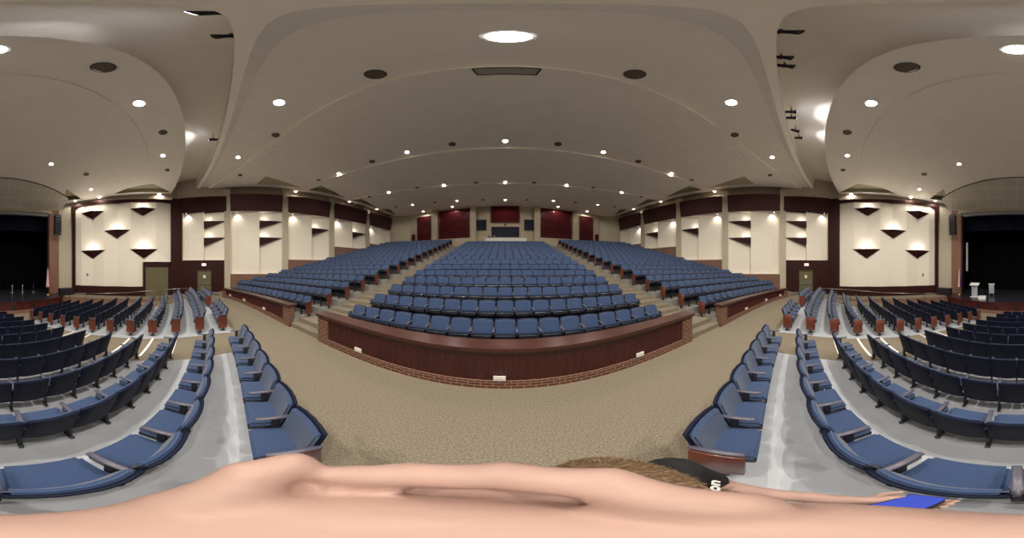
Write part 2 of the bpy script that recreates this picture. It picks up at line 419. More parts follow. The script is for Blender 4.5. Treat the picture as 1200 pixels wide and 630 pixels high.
for s in (-1, 1):
    side = SN[s]
    # --- large white folded acoustic wall
    A, B = mir(P0, s), mir(P1, s); mx, L = wmx(A, B, s)
    T = 8.6; zb = .84; notch = s < 0
    u0 = .42; u1 = L-.05
    nx0, nz1 = hit(171.5, 310, P0, P1); nz1 = 3.0
    folds = [u0]+[hit(px, 300, P0, P1)[0] for px in (96, 109, 122, 138, 153, 168, 183)]+[u1]
    wl = MB(); wl.box((0, .1, -.9), (L+.5, .35, 11.4), 0, mx); struct(wl.build('wall_%s' % side, M['cream']))
    fp = MB(); off = [.10, -.10, .06, -.10, .10, -.10, .08, -.10, .10]
    for i in range(8):
        a, b = folds[i], folds[i+1]; ya, yb = off[i]-.05, off[i+1]-.05
        zlo = zb
        if notch and b > nx0-.1 and a >= nx0-.9: zlo = nz1
        fp.add([(a, ya, zlo), (b, yb, zlo), (b, yb, T), (a, ya, T), (a, 0, zlo), (b, 0, zlo), (b, 0, T), (a, 0, T)], [(0, 1, 2, 3), (0, 4, 5, 1), (3, 2, 6, 7)], 0, mx)
    pw = fp.build('wall_%s_panel' % side, M['white_panel']); struct(pw)
    fm = MB(); xl = folds[-3] if notch else 0
    fm.box((0.12, -.22, 0), (u0, .05, T+.3), 0, mx); fm.box((u0, -.22, T), (L+.1, .05, T+.3), 0, mx)
    fm.box((u1, -.22, nz1 if notch else 0), (L+.45, .05, T+.3), 0, mx)
    kx = folds[6] if notch else u1
    fm.box((u0, -.22, -.05), (kx, .05, zb), 0, mx)
    if notch:
        fm.box((kx-.05, -.22, -.05), (kx+.2, .05, nz1), 0, mx); fm.box((kx, -.22, nz1-.35), (L+.1, .05, nz1+.03), 0, mx)
        fm.box((L-.3, -.22, 0), (L+.45, .05, nz1), 0, mx)
    struct(fm.build('trim_%d' % (21 if s < 0 else 22), M['wall_wood'], bevel=.006))
    if notch:
        dd = MB(); dd.box((kx+.2, -.06, 0), (L-.3, -.02, nz1-.35), 0, mx); dd.box((kx+.2, -.09, 0), (kx+.28, -.02, nz1-.35), 0, mx)
        dd.box((kx+.28+(L-.3-kx-.28)/2-.01, -.075, 0), (kx+.28+(L-.3-kx-.28)/2+.01, -.05, nz1-.35), 0, mx)
        struct(dd.build('door_1', M['olive']))
        pt = MB(); c = (folds[6]+u1)/2
        pt.add([(kx+.0, -.08, nz1+.03), (u1, -.08, nz1+.03), (c, -.16, nz1+.95), (c, -.42, nz1+.03)], [(0, 3, 2), (3, 1, 2), (0, 1, 3)], 0, mx)
        struct(pt.build('trim_23', M['white_panel']))
    # inverted wooden pyramids with hidden uplights
    desc = [('upper', 'stage end'), ('upper', 'door end'), ('middle', 'centre'), ('lower', 'stage end'), ('lower', 'door end')]
    for (px0, px1, pt_, pb), (lv, where) in zip([(97, 121, 249, 256.5), (154, 181, 245, 252.5), (124, 151, 270, 278.5), (96.5, 122, 293.5, 302), (154, 183, 292, 301.5)], desc):
        ua, zt = hit((px0+px1)/2, pt_, P0, P1); zbm = hit((px0+px1)/2, pb, P0, P1)[1]
        wdt = (hit(px1, pt_, P0, P1)[0]-hit(px0, pt_, P0, P1)[0])/2*1.14
        root = empty('wall_sconce', mx @ Vector((ua, -.12, zt))); inv = Matrix.Translation(-(mx @ Vector((ua, -.12, zt)))) @ mx
        b = MB(); dz = zbm-zt
        b.add([(ua-wdt, -.16, zt), (ua+wdt, -.16, zt), (ua, -.62, zt), (ua, -.14, zt+dz*1.1), (ua-wdt*.9, .1, zt-.02)], [(0, 2, 3), (2, 1, 3)], 0, inv)
        b.add([(ua-wdt, -.16, zt), (ua+wdt, -.16, zt), (ua, -.62, zt), (ua-wdt*.93, -.16, zt-.05), (ua+wdt*.93, -.16, zt-.05), (ua, -.57, zt-.05)], [(0, 2, 5, 3), (2, 1, 4, 5), (3, 5, 4)], 0, inv)
        b.build('pyramid_body', M['wall_wood'], root)
        c = MB(); c.box((ua-.35, -.28, zt-.04), (ua+.35, -.14, zt+.0), 0, inv); c.build('lamp_tray', M['lamp'], root)
        tag(root, '%s inverted wooden pyramid uplight, %s, big white wall on the %s' % (lv, where, side), 'wall light', 'pyramid uplights on the big white walls')
        glow(inv @ Vector((ua, -.38, zt+.14)), UP_W*2.2, 'uplight', root, size=.12)
    # --- proscenium: cream strip, brick pier
    C1 = mir((-6.62, -15.6), s); C2 = mir((-5.6, -15.75), s)
    m2, L2 = wmx(mir(P0, s), C1, s); q = MB(); q.box((-.1, 0, -.9), (L2, .3, 9.3), 0, m2); struct(q.build('wall_%s_cream' % side, M['cream_block']))
    m3, L3 = wmx(C1, C2, s); q = MB(); q.box((0, -.1, -.1), (L3, .5, 9.0), 0, m3); struct(q.build('wall_%s_pier' % side, M['tan_brick']))
    q = MB(); q.box((L3-.02, -.14, 0), (L3+.14, .5, 7.75), 0, m3); struct(q.build('trim_%d' % (24 if s < 0 else 25), M['wall_wood']))
    # --- wall with the exit door
    A, B = mir((P1[0]-.1, P1[1]+.1), s), mir(P2, s); m4, L4 = wmx(A, B, s)
    q = MB(); q.box((-.05, -.15, -.1), (L4+.1, .2, 9.1), 0, m4); struct(q.build('trim_%d' % (26 if s < 0 else 27), M['wall_wood']))
    A, B = mir(P2, s), mir(P3, s); m5, L5 = wmx(A, B, s)
    u = lambda px: hit(px, 300, P2, P3)[0]
    zn0, zn1 = 3.18, 7.7
    q = MB(); q.box((0, 0.6, -.1), (L5+.2, .8, 11.4), 0, m5); struct(q.build('wall_%s_door' % side, M['cream']))
    q = MB(); ud0, ud1 = u(231.5), u(247.5); dz = 2.15+.17
    q.box((0, -.05, -.1), (ud0, .6, zn0), 0, m5); q.box((ud1, -.05, -.1), (L5-.15, .6, zn0), 0, m5); q.box((ud0, -.05, dz), (ud1, .6, zn0), 0, m5)
    q.box((0, -.05, zn0), (.12, .6, zn1), 0, m5)
    for zz in (1.1, 2.0): q.box((ud1, -.055, zz), (L5-.15, -.045, zz+.012), 0, m5)
    q.box((-.05, -.12, zn1), (L5-.1, .6, 9.2), 0, m5)
    struct(q.build('trim_%d' % (28 if s < 0 else 29), M['wall_wood'], bevel=.004))
    q = MB(); q.box((-.9, -.05, 9.2), (L5+.1, .6, 11.4), 0, m5); struct(q.build('trim_%d' % (30 if s < 0 else 31), M['cream']))
    d = MB(); d.box((ud0+.06, .1, .1), (ud1-.06, .16, dz-.06), 0, m5); d.box((ud0, .0, .1), (ud0+.06, .16, dz), 0, m5); d.box((ud1-.06, .0, .1), (ud1, .16, dz), 0, m5); d.box((ud0, 0, dz-.06), (ud1, .16, dz), 0, m5)
    door = struct(d.build('door_%d' % (2 if s < 0 else 3), M['olive'], bevel=.004))
    d = MB(); d.box((ud0+.1, .0, 1.05), (ud1-.1, .05, 1.14), 0, m5); d.box((ud0+.1, .03, 1.02), (ud0+.2, .1, 1.18), 0, m5); d.box((ud1-.2, .03, 1.02), (ud1-.1, .1, 1.18), 0, m5)
    d.build('push_bar', M['metal'], door, bevel=.01)
    d = MB(); um = (ud0+ud1)/2; d.box((um-.11, .07, 1.6), (um+.11, .1, 1.85), 0, m5); d.build('door_notice', M['trim_w'], door)
    # exit sign
    um = u(239); e0 = m5 @ Vector((um, -.1, 2.8)); root = empty('exit_sign', e0); inv = Matrix.Translation(-e0) @ m5
    d = MB(); d.box((um-.2, -.1, 2.68), (um+.2, -.05, 2.9), 0, inv); d.build('sign_case', M['exit_white'], root, bevel=.006)
    cu = bpy.data.curves.new('exit_lettering', 'FONT'); cu.body = 'EXIT'; cu.size = .19; cu.extrude = .004; cu.align_x = 'CENTER'; cu.align_y = 'CENTER'
    tx = text_mesh('exit_lettering', cu, M['red_sign'])
    nrm = -(m5.to_3x3() @ Vector((0, 1, 0))); tx.parent = root
    tx.location = Vector(inv @ Vector((um, -.106, 2.79))); tx.rotation_euler = (R(90), 0, math.atan2(nrm.x, -nrm.y))
    tag(root, 'small lit EXIT sign in red letters above the %s exit door' % side, 'exit sign', 'exit signs above the doors')
    for (uu, zz, nm, mt, lb) in ((L5*.33, 1.75, 'wall_switch', 'trim_w', 'small white switch plate on dark wood wall beside the %s exit door'), (L5*.3, 2.25, 'fire_alarm', 'red_sign', 'small red fire alarm on dark wood wall beside the %s exit door')):
        c0 = m5 @ Vector((uu, -.06, zz)); d = MB(); d.box((uu-.06, -.035, zz-.08), (uu+.06, .0, zz+.08), 0, Matrix.Translation(-c0) @ m5)
        d.box((uu-.02, -.05, zz-.03), (uu+.02, -.03, zz+.03), 0, Matrix.Translation(-c0) @ m5)
        o = d.build(nm, M[mt], bevel=.004); o.location = c0; tag(o, lb % side, 'switch' if nm == 'wall_switch' else 'fire alarm')
    # --- the niches: bay list (P, Q, bottom z, split fraction, wedges z list)
    def bay(num, P, Q, zbot, ztop, split, wedges, dark=False, nbrick=True, u_a=0.0, u_b=None):
        mx, L = wmx(mir(P, s), mir(Q, s), s)
        if u_b is None: u_b = L
        sp = u_a+(u_b-u_a)*split
        b = MB(); b.box((u_a, .55, zbot), (u_b, .7, ztop), 0, mx)
        b.box((u_a, .0, zbot-.06), (u_b, .6, zbot), 0, mx); b.box((u_a, .0, ztop), (u_b, .6, ztop+.05), 0, mx)
        b.box((u_a-.02, .0, zbot), (u_a+.05, .6, ztop), 0, mx); b.box((u_b-.05, .0, zbot), (u_b+.02, .6, ztop), 0, mx); b.box((sp-.03, .02, zbot), (sp+.03, .6, ztop), 0, mx)
        # left half: narrow recessed facet then a flat panel
        f = u_a+(sp-u_a)*.26
        b.add([(u_a+.05, .5, zbot), (f, .30, zbot), (sp-.03, .06, zbot), (u_a+.05, .5, ztop-.02), (f, .30, ztop-.02), (sp-.03, .06, ztop-.02)], [(0, 1, 4, 3), (1, 2, 5, 4)], 0, mx)
        # right half: tilted panels between wedges
        zs = [ztop]+list(wedges)+[zbot]
        for i in range(len(zs)-1):
            hi, lo = zs[i], zs[i+1]; e = u_b-.05
            b.add([(sp+.03, .5, hi), (e, .1, hi), (e, .1, lo), (sp+.03, .5, lo), (sp+.03, .5, lo+(hi-lo)*.35)], [(0, 1, 2, 3)], 0, mx)
        struct(b.build('wall_%s_niche' % side, M['white_panel']))
        for wi, zw in enumerate(wedges):
            e = u_b-.05; c0 = mx @ Vector((sp, 0, zw)); inv = Matrix.Translation(-c0) @ mx
            root = empty('wedge_shelf', c0); wd = MB()
            wd.add([(sp+.03, .5, zw), (sp+.03, -.12, zw), (e, -.02, zw), (e, .12, zw), (sp+.03, .5, zw-.62), (sp+.03, -.08, zw-.62)],
                   [(0, 3, 2, 1), (1, 2, 5), (0, 1, 5, 4), (0, 4, 3), (4, 5, 2, 3)], 0, inv)
            wd.build('wedge_body', M['wall_wood'], root)
            lb = {0: 'upper', 1: 'lower'}[wi] if len(wedges) > 1 else 'single'
            nm = {1: 'over the exit door', 2: 'nearest the exit door', 3: 'second from the exit door', 4: 'third from the exit door'}[num]
            tag(root, '%s dark wooden wedge shelf with uplight in the %s niche %s' % (lb, side, nm), 'wedge shelf', 'wooden wedge shelves in the side wall niches')
            glow(inv @ Vector((sp+.45, .12, zw+.16)), UP_W, 'uplight', root, size=.08)
        ft = mx @ Vector((f-.15, -.05, ztop-.12)); fx = empty('niche_spotlight', ft); c = MB(); iv = Matrix.Translation(-ft) @ mx
        c.cyl(iv @ Vector((f-.15, -.05, ztop-.02)), iv @ Vector((f-.15, -.02, ztop-.1)), .06, .07); c.build('spotlight_can', M['trim_w'], fx)
        c = MB(); c.cyl(iv @ Vector((f-.15, -.02, ztop-.1)), iv @ Vector((f-.15, -.018, ztop-.106)), .06); c.build('lens', M['lamp'], fx)
        nm = {1: 'over the exit door', 2: 'nearest the exit door', 3: 'second from the exit door', 4: 'third from the exit door', 5: 'at the back corner'}[num]
        tag(fx, 'small spotlight at the top of the %s wall niche %s' % (side, nm), 'spotlight', 'niche spotlights')
        glow(iv @ Vector((f-.15, -.06, ztop-.2)), UP_W*4.5, 'spot', fx, size=.06, spot=115, aim=(mx.to_3x3() @ Vector((.15, .55, -.8))), blend=.9)
    bay(1, P2, P3, zn0, zn1, .5, (6.75, 5.2), u_a=.12, u_b=L5-.18)
    ycol = [-2.0, 3.36, 8.3, 13.3, 17.9]
    zbots = [2.0, 3.3, 4.75, 5.5]
    wds = [(6.75, 5.2), (6.35,), (6.5,), ()]
    for i in range(4):
        ya, yb = ycol[i]+.28, ycol[i+1]-.28; x = -WALLX
        bay(i+2, (x, ya), (x, yb), zbots[i], 7.65, .55 if i < 3 else .55, wds[i])
        q = MB(); xx = s*x*-1 if False else s*WALLX
        # brick below the niche
        a, b = (xx, xx+s*.5)
        q.box((min(a, b), ya-.05, -.1), (max(a, b), yb+.05, zbots[i]-.05)); struct(q.build('wall_%s_brick' % side, M['brick']))
        # tilted valance above
        v = MB(); xo = xx-s*.42; xi = xx-s*.10
        v.add([(xi, ya, 7.7), (xi, yb, 7.7), (xo, yb, 9.25), (xo, ya, 9.25), (xx+s*.3, ya, 7.7), (xx+s*.3, yb, 7.7), (xx+s*.3, yb, 9.25), (xx+s*.3, ya, 9.25)],
              [(0, 1, 2, 3), (0, 4, 5, 1), (3, 2, 6, 7), (0, 3, 7, 4), (1, 5, 6, 2)])
        struct(v.build('trim_%d' % (32+i+(10 if s > 0 else 0)), M['valance']))
    for i, y in enumerate(ycol):
        q = MB(); a, b = s*(WALLX-.12), s*(WALLX+.6)
        q.box((min(a, b), y-.28, -.1), (max(a, b), y+.28, 9.9)); struct(q.build('wall_%s_column' % side, M['cream_block'], bevel=.01))
    q = MB(); a, b = s*(WALLX+.5), s*(WALLX+.7); q.box((min(a, b), -2, 7), (max(a, b), 18.2, 11.4)); struct(q.build('wall_%s_upper' % side, M['cream']))
    q = MB(); a, b = s*(WALLX+.05), s*(WALLX+.7); q.box((min(a, b), -2, 9.2), (max(a, b), 18.2, 9.45)); struct(q.build('trim_%d' % (36 if s < 0 else 46), M['cream']))
    # --- back corner: diagonal cream wall, red door, outer red panel
    K1 = (-15.0, 18.1); K2 = (-12.5, 19.6); m6, L6 = wmx(mir(K1, s), mir(K2, s), s)
    q = MB(); q.box((-.3, 0, 3.5), (L6, .25, 10.2), 0, m6); struct(q.build('wall_%s_back_corner' % side, M['cream_block']))
    c0 = m6 @ Vector((1.3, -.02, 7.2)); d = MB(); d.box((1.26, -.03, 7.15), (1.34, .0, 7.25), 0, Matrix.Translation(-c0) @ m6); o = d.build('wall_switch', M['dark_metal'], bevel=.004); o.location = c0
    tag(o, 'tiny dark wall plate on the diagonal cream wall at the back %s' % side, 'wall plate')
    # red door beside the outer panel
    # red door faces the hall beside the outer panel
    dr = MB(); dr.box((min(s*12.45, s*11.95), 19.28, rz(17)), (max(s*12.45, s*11.95), 19.4, rz(17)+2.15)); struct(dr.build('door_%d' % (4 if s < 0 else 5), M['red_panel'], bevel=.01))

# back wall with relief, red panels, booth
q = MB(); q.box((-12.7, 19.4, 3.5), (12.7, 19.8, 10.2))
bw = struct(q.build('wall_back', M['cream']))
for i, (xa, xb) in enumerate([(-9.15, -8.5), (-4.15, -3.45), (3.45, 4.15), (8.5, 9.15)]):
    q = MB(); q.box((xa, 18.95, 4), (xb, 19.45, 10.1)); struct(q.build('wall_back_pilaster', M['cream'], bevel=.01))
q = MB()
for sgn in (-1, 1): q.box((min(sgn*8.5, sgn*4.15), 19.0, 4.5), (max(sgn*8.5, sgn*4.15), 19.42, 6.0))
struct(q.build('trim_50', M['cream']))
redp = [(-11.55, -9.5, rz(17)+.0, 9.35, 'outer', 'left'), (9.5, 11.55, rz(17)+.0, 9.35, 'outer', 'right'), (-8.35, -4.25, 6.05, 9.72, 'large', 'left'), (4.25, 8.35, 6.05, 9.72, 'large', 'right')]
for xa, xb, za, zb_, kk, side in redp:
    root = empty('wall_panel', ((xa+xb)/2, 19.3, za)); q = MB()
    q.box((xa-(xa+xb)/2, -.0, 0), (xb-(xa+xb)/2, .1, zb_-za)); q.build('felt_panel', M['red_panel'], root)
    q = MB(); w_ = xb-xa; h_ = zb_-za
    for k in range(1, int(h_/.28)): q.box((-w_*.48, -.02, k*.28), (w_*.48, .0, k*.28+.03))
    for k in (-1, 1): q.box((k*w_*.49-.03, -.04, 0), (k*w_*.49+.03, .02, h_))
    q.box((-w_/2, -.04, 0), (w_/2, .02, .06)); q.box((-w_/2, -.04, h_-.06), (w_/2, .02, h_)); q.build('batten', M['mahogany'], root)
    tag(root, ('tall %s dark red slatted acoustic panel on the back wall, %s side' % (kk, side)), 'wall panel', 'dark red acoustic panels on the back wall')
root = empty('wall_panel', (0, 19.3, 7.85)); q = MB(); q.box((-1.62, 0, 0), (1.62, .1, 2.05)); q.build('felt_panel', M['red_panel'], root)
q = MB(); q.box((-1.68, -.04, -.06), (1.68, .02, 0)); q.box((-1.68, -.04, 0), (-1.6, .02, 2.05)); q.box((1.6, -.04, 0), (1.68, .02, 2.05)); q.build('panel_frame', M['mahogany'], root)
tag(root, 'plain near-black red panel high above the projection window, centre of back wall', 'wall panel')
def window(n, xa, xb, za, zb_, mull):
    q = MB(); q.box((xa, 19.36, za), (xb, 19.44, zb_)); o = struct(q.build('window_%d' % n, M['glass_dark']))
    f = MB(); t = .07
    f.box((xa-t, 19.3, za-t), (xb+t, 19.42, za)); f.box((xa-t, 19.3, zb_), (xb+t, 19.42, zb_+t)); f.box((xa-t, 19.3, za), (xa, 19.42, zb_)); f.box((xb, 19.3, za), (xb+t, 19.42, zb_))
    for m_ in mull: f.box((m_-.025, 19.32, za), (m_+.025, 19.42, zb_))
    f.build('window_frame', M['dark_metal'], o)
window(1, -1.55, 1.58, 5.95, 7.2, (0,)); window(2, -3.28-.3, -2.3, 6.95, 8.1, ()); window(3, 2.35, 3.6, 6.95, 8.1, ())
# projector hanging before the middle window
root = empty('projector', (0, 18.9, 7.45)); q = MB(); q.box((-.1, -.12, -.08), (.1, .2, .06)); q.build('case', M['dark_metal'], root, bevel=.02)
q = MB(); q.cyl((0, -.12, 0), (0, -.16, 0), .04); q.build('lens', M['glass_dark'], root); q = MB(); q.box((-.03, .15, -.02), (.03, .48, .06)); q.build('bracket', M['dark_metal'], root)
tag(root, 'small dark projector fixed to the back wall above the centre window', 'projector')
# control booth counter
root = empty('control_booth', (0, 17.85, rz(15))); q = MB()
q.box((-2.35, 0, 0), (2.35, .14, 1.32)); q.box((-2.35, 0, 0), (-2.2, 1.2, 1.32)); q.box((2.2, 0, 0), (2.35, 1.2, 1.32)); q.build('booth_wall', M['trim_w'], root, bevel=.01)
q = MB(); q.box((-2.42, -.05, 1.32), (2.42, .35, 1.37)); q.build('counter_top', M['trim_w'], root, bevel=.01)
tag(root, 'cream half-height control booth behind the last centre row', 'control booth')
for (x, nm, lb) in ((-1.75, 'stage_console', 'small black sound console with pale dial on the booth counter, left'), (-1.2, 'monitor', 'small dark monitor on the booth counter beside the sound console')):
    root = empty(nm, (x, 18.0, rz(15)+1.37)); q = MB(); q.box((-.18, -.08, 0), (.18, .12, .12)); q.box((-.14, .05, .1), (.14, .09, .26)); q.build('case', M['dark_metal'], root, bevel=.01)
    q = MB(); q.cyl((.02, .045, .19), (.02, .035, .19), .05); q.build('dial', M['trim_w'], root); tag(root, lb, nm.replace('_', ' ').replace('stage console', 'sound console'))

# ------------------------------------------------------------ ceiling
ZT = 10.0
def zcr(x, y):
    r = math.hypot(x, y-CY)
    return 10.25 if r < 19.15 else 10.08 if r < 24.9 else 9.95 if r < 29.7 else 9.85
def zcf(x, y): return 10.02-.065*max(0, -y-1.2)
EY = lambda x: -24.5+math.sqrt(max(1, 24.4**2-x*x))      # front edge of the rear ceiling
FY = lambda x: -21.3+math.sqrt(max(1, 19.7**2-x*x)) if abs(x) < 14.6 else -21.3+13.2      # rear edge of the front cloud
def cdt_sheet(outer, holes, zfun, name, matl, coffer=.38, cmat=None, steps=()):
    pts = []; edges = []
    def loop(P):
        o = len(pts); pts.extend(P); edges.extend([(o+i, o+(i+1) % len(P)) for i in range(len(P))])
    loop(outer); 
    for h in holes: loop(h)
    bx = [min(p[0] for p in outer), max(p[0] for p in outer)]; by = [min(p[1] for p in outer), max(p[1] for p in outer)]
    def inside(p, P):
        c = False; j = len(P)-1
        for i in range(len(P)):
            if (P[i][1] > p[1]) != (P[j][1] > p[1]) and p[0] < (P[j][0]-P[i][0])*(p[1]-P[i][1])/(P[j][1]-P[i][1])+P[i][0]: c = not c
            j = i
        return c
    v, e, f, *_ = delaunay_2d_cdt([Vector(p) for p in pts], edges, [], 1, 1e-6)
    mb = MB(); vs = [(p.x, p.y, zfun(p.x, p.y)) for p in v]; ff = []
    for t in f:
        c = sum((v[i] for i in t), Vector((0, 0)))/len(t)
        if any(inside(c, h) for h in holes) or not inside(c, outer): continue
        ff.append(tuple(t))
    mb.add(vs, ff, 0)
    for h in holes:
        n = len(h)
        for i in range(n):
            a, b = h[i], h[(i+1) % n]
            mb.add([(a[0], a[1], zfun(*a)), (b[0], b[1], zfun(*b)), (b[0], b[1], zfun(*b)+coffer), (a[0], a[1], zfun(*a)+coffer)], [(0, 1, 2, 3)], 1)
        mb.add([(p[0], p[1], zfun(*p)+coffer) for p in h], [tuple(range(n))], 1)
    return mb
def mirh(P): return P+[[(-x, y) for x, y in h] for h in P]
# rear ceiling zones
rads = [None, 19.15, 24.9, 29.7, None]; zz = [10.25, 10.08, 9.95, 9.85]
holes_all = mirh([[(-14.2, .6), (-12.7, 1.3), (-14.2, 4.7)], [(-14.2, 5.4), (-12.9, 6.1), (-14.2, 9.5)], [(-14.2, 10.4), (-13.2, 11.0), (-14.2, 14.2)], [(-14.2, 15.0), (-13.3, 15.6), (-14.2, 17.8)]])
def zmix(x, y): return zcr(x, y)
XC = 14.75
for zi in range(4):
    def lo(x):
        if zi == 0: return EY(x)
        r = rads[zi]; return CY+math.sqrt(max(0, r*r-x*x))
    def hi(x):
        if zi == 3: return 19.6
        r = rads[zi+1]; return CY+math.sqrt(max(0, r*r-x*x))
    X = [XC*(-1+2*i/40) for i in range(41)]
    outer = [(x, lo(x)) for x in X]+[(x, hi(x)) for x in X[::-1]]
    hs = []
    for h in holes_all:
        cx = sum(p[0] for p in h)/3; cyy = sum(p[1] for p in h)/3
        if all(lo(p[0])+.05 < p[1] < hi(p[0])-.05 for p in h): hs.append(h)
    mb = cdt_sheet(outer, hs, lambda x, y: zz[zi], 'c', None)
    # riser at the front edge of this zone
    up = zz[zi-1] if zi else 10.25+.5
    mb.strip([(x, lo(x), zz[zi]) for x in X], [(x, lo(x), up+.01) for x in X])
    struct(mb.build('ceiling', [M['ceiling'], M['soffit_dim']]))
    for h in holes_all:
        if h in hs: continue
        if lo(h[1][0]) <= h[1][1] < hi(h[1][0]):   # a pocket that crosses a step: a flat triangle below it, pocket shade put into its colour
            c = MB(); n = 3
            c.add([(p[0], p[1], zz[zi]-.004) for p in h], [(0, 1, 2)], 0); struct(c.build('ceiling', M['soffit_dim']))
# rear-ceiling front lip with an inclined face
X = [XC*(-1+2*i/40) for i in range(41)]
mb = MB(); mb.strip([(x, EY(x), 10.25) for x in X], [(x, EY(x)-.0, 11.3) for x in X]); mb.strip([(x, EY(x), 10.25) for x in X], [(x, EY(x)+.25, 10.13) for x in X]); mb.strip([(x, EY(x)+.25, 10.13) for x in X], [(x, EY(x)+.55, 10.25) for x in X])
struct(mb.build('ceiling', M['ceiling']))
# the recess above the slot
mb = MB(); mb.strip([(x, EY(x)+.2, 11.3) for x in X], [(x, FY(x)-.4, 11.0) for x in X]); struct(mb.build('ceiling', M['ceiling']))
mb = MB(); mb.strip([(x, FY(x), zcf(x, FY(x))) for x in X], [(x, FY(x)-.3, 11.1) for x in X]); struct(mb.build('ceiling', M['ceiling']))
# front cloud
SCY = -23.6
TY = lambda x: SCY+math.sqrt(max(0, 12.0**2-x*x))        # where the tiled soffit begins
fh = mirh([[(-8.9, -12.4), (-11.0, -7.4), (-13.4, -7.0)], [(-6.6, -14.6), (-5.9, -12.2), (-8.0, -13.4)]])
X2 = [13.9*(-1+2*i/40) for i in range(41)]
outer = [(x, FY(x)) for x in [XC*(-1+2*i/40) for i in range(41)]]+[(14.4, -7), (8.2, -15.2), (7.0, -15.2)]+[(x, TY(x)) for x in [6.8*(1-2*i/20) for i in range(21)]]+[(-7.0, -15.2), (-8.2, -15.2), (-14.4, -7)]
mb = cdt_sheet(outer, fh, zcf, 'c', None); struct(mb.build('ceiling', [M['ceiling'], M['soffit_dim']]))
# two shallow curved steps in the front cloud
for R0, dz in ((15.5, .06),):
    fy = lambda x: -18.9+math.sqrt(max(0, R0*R0-x*x))
    X3 = [10.2*(-1+2*i/40) for i in range(41)]
    outer = [(x, fy(x)) for x in X3]+[(10.0, -11.0), (6.9, -15.0)]+[(x, TY(x)+.05) for x in [6.4*(1-2*i/20) for i in range(21)]]+[(-6.9, -15.0), (-10.0, -11.0)]
    hs = [h for h in fh if False]
    fh2 = mirh([[(-6.6, -14.6), (-5.9, -12.2), (-8.0, -13.4)], [(-8.9, -12.4), (-9.6, -10.7), (-10.2,-11.0)]])
    mb = cdt_sheet(outer, fh2[:1]+fh2[2:3], lambda x, y: zcf(x, y)-dz, 'c', None, coffer=.65)
    mb.strip([(x, fy(x), zcf(x, fy(x))-dz) for x in X3], [(x, fy(x), zcf(x, fy(x))+.02) for x in X3])
    struct(mb.build('ceiling', [M['ceiling'], M['soffit_dim']]))
# tiled curved soffit down to the proscenium
rows = []
for t in frange(10):
    row = []
    for i in range(25):
        x = 6.9*(-1+2*i/24); ya = TY(x); yb = -15.75; y = ya+(yb-ya)*t
        za = zcf(x, ya)-.12; z = za+(8.25-za)*(t**1.35); row.append((x, y, z))
    rows.append(row)
mb = MB()
for a, b in zip(rows, rows[1:]): mb.strip(a, b)
def tuv(c, n): return (c.x, (c.y+c.z*-.9))
struct(mb.build('ceiling', M['tile'], uv=tuv, smooth=True))
q = MB(); q.box((-7.2, -15.95, 7.98), (7.2, -15.6, 8.35)); struct(q.build('trim_51', M['cream']))
q = MB(); q.box((-6.0, -16.1, 7.66), (6.0, -15.75, 8.0)); struct(q.build('trim_52', mat('grey_header', (.22, .22, .23), .5)))
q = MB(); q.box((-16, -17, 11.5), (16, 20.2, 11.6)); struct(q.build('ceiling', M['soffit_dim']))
q = MB(); q.box((-9, -16.0, 8.3), (9, -15.8, 11)); struct(q.build('wall_front', M['cream']))
# ------------------------------------------------------------ stage
ang = [-PI+0]
FR = 11.7; a9 = math.asin(6.5/FR)
front = [(FR*math.sin(t), SCY+FR*math.cos(t)) for t in [-a9+2*a9*i/24 for i in range(25)]]
q = MB(); q.prism(front+[(7.9, -15.2), (9, -16), (9, -24), (-9, -24), (-9, -16), (-7.9, -15.2)], -.06, 0.012); struct(q.build('floor', M['stage_floor']))
q = MB(); q.strip([(x*1.004, y+.04, -.07) for x, y in front], [(x*1.004, y+.04, .014) for x, y in front]); q.strip([(x*.98, y-.1, .016) for x, y in front], [(x*1.004, y+.04, .014) for x, y in front]); q.strip([(x, y-.02, -.62) for x, y in front], [(x, y-.02, -.06) for x, y in front])
struct(q.build('trim_55', M['mahogany']))
q = MB(); q.strip([(x, y+.02, -.95) for x, y in front], [(x, y+.02, -.60) for x, y in front]); q.strip([(x, y+.02, -.60) for x, y in front], [(x, y-.05, -.60) for x, y in front]); struct(q.build('wall_stage_front', M['tan_brick']))
q = MB()
for t in [-a9+2*a9*(i+.5)/9 for i in range(9)]:
    x, y = (FR*math.sin(t), SCY+FR*math.cos(t)); mx = Matrix.Translation((x, y+.0, 0)) @ Matrix.Rotation(-t, 4, 'Z'); q.box((-.12, -.03, -.5), (.12, .015, -.22), 0, mx)
struct(q.build('trim_56', M['dark_metal']))
for s in (-1, 1):
    q = MB(); q.add([(s*6.45, -13.86, -.9), (s*6.5, -13.1, -.9), (s*6.5, -13.1, 0), (s*6.45, -13.86, 0)], [(0, 1, 2, 3)]); q.box((min(s*6.4, s*7), -15.3, -.9), (max(s*6.4, s*7), -13.7, -.02)); struct(q.build('wall_%s_stage_side' % SN[s], M['tan_brick']))
q = MB(); q.box((-9, -23.6, 0), (9, -23.4, 9)); struct(q.build('wall_stage_back', M['black']))
q = MB(); q.box((-9.2, -24, 0), (-9, -15.9, 9)); q.box((9, -24, 0), (9.2, -15.9, 9)); q.box((-9, -24, 9), (9, -15.9, 9.1)); struct(q.build('wall_stage_sides', M['black']))
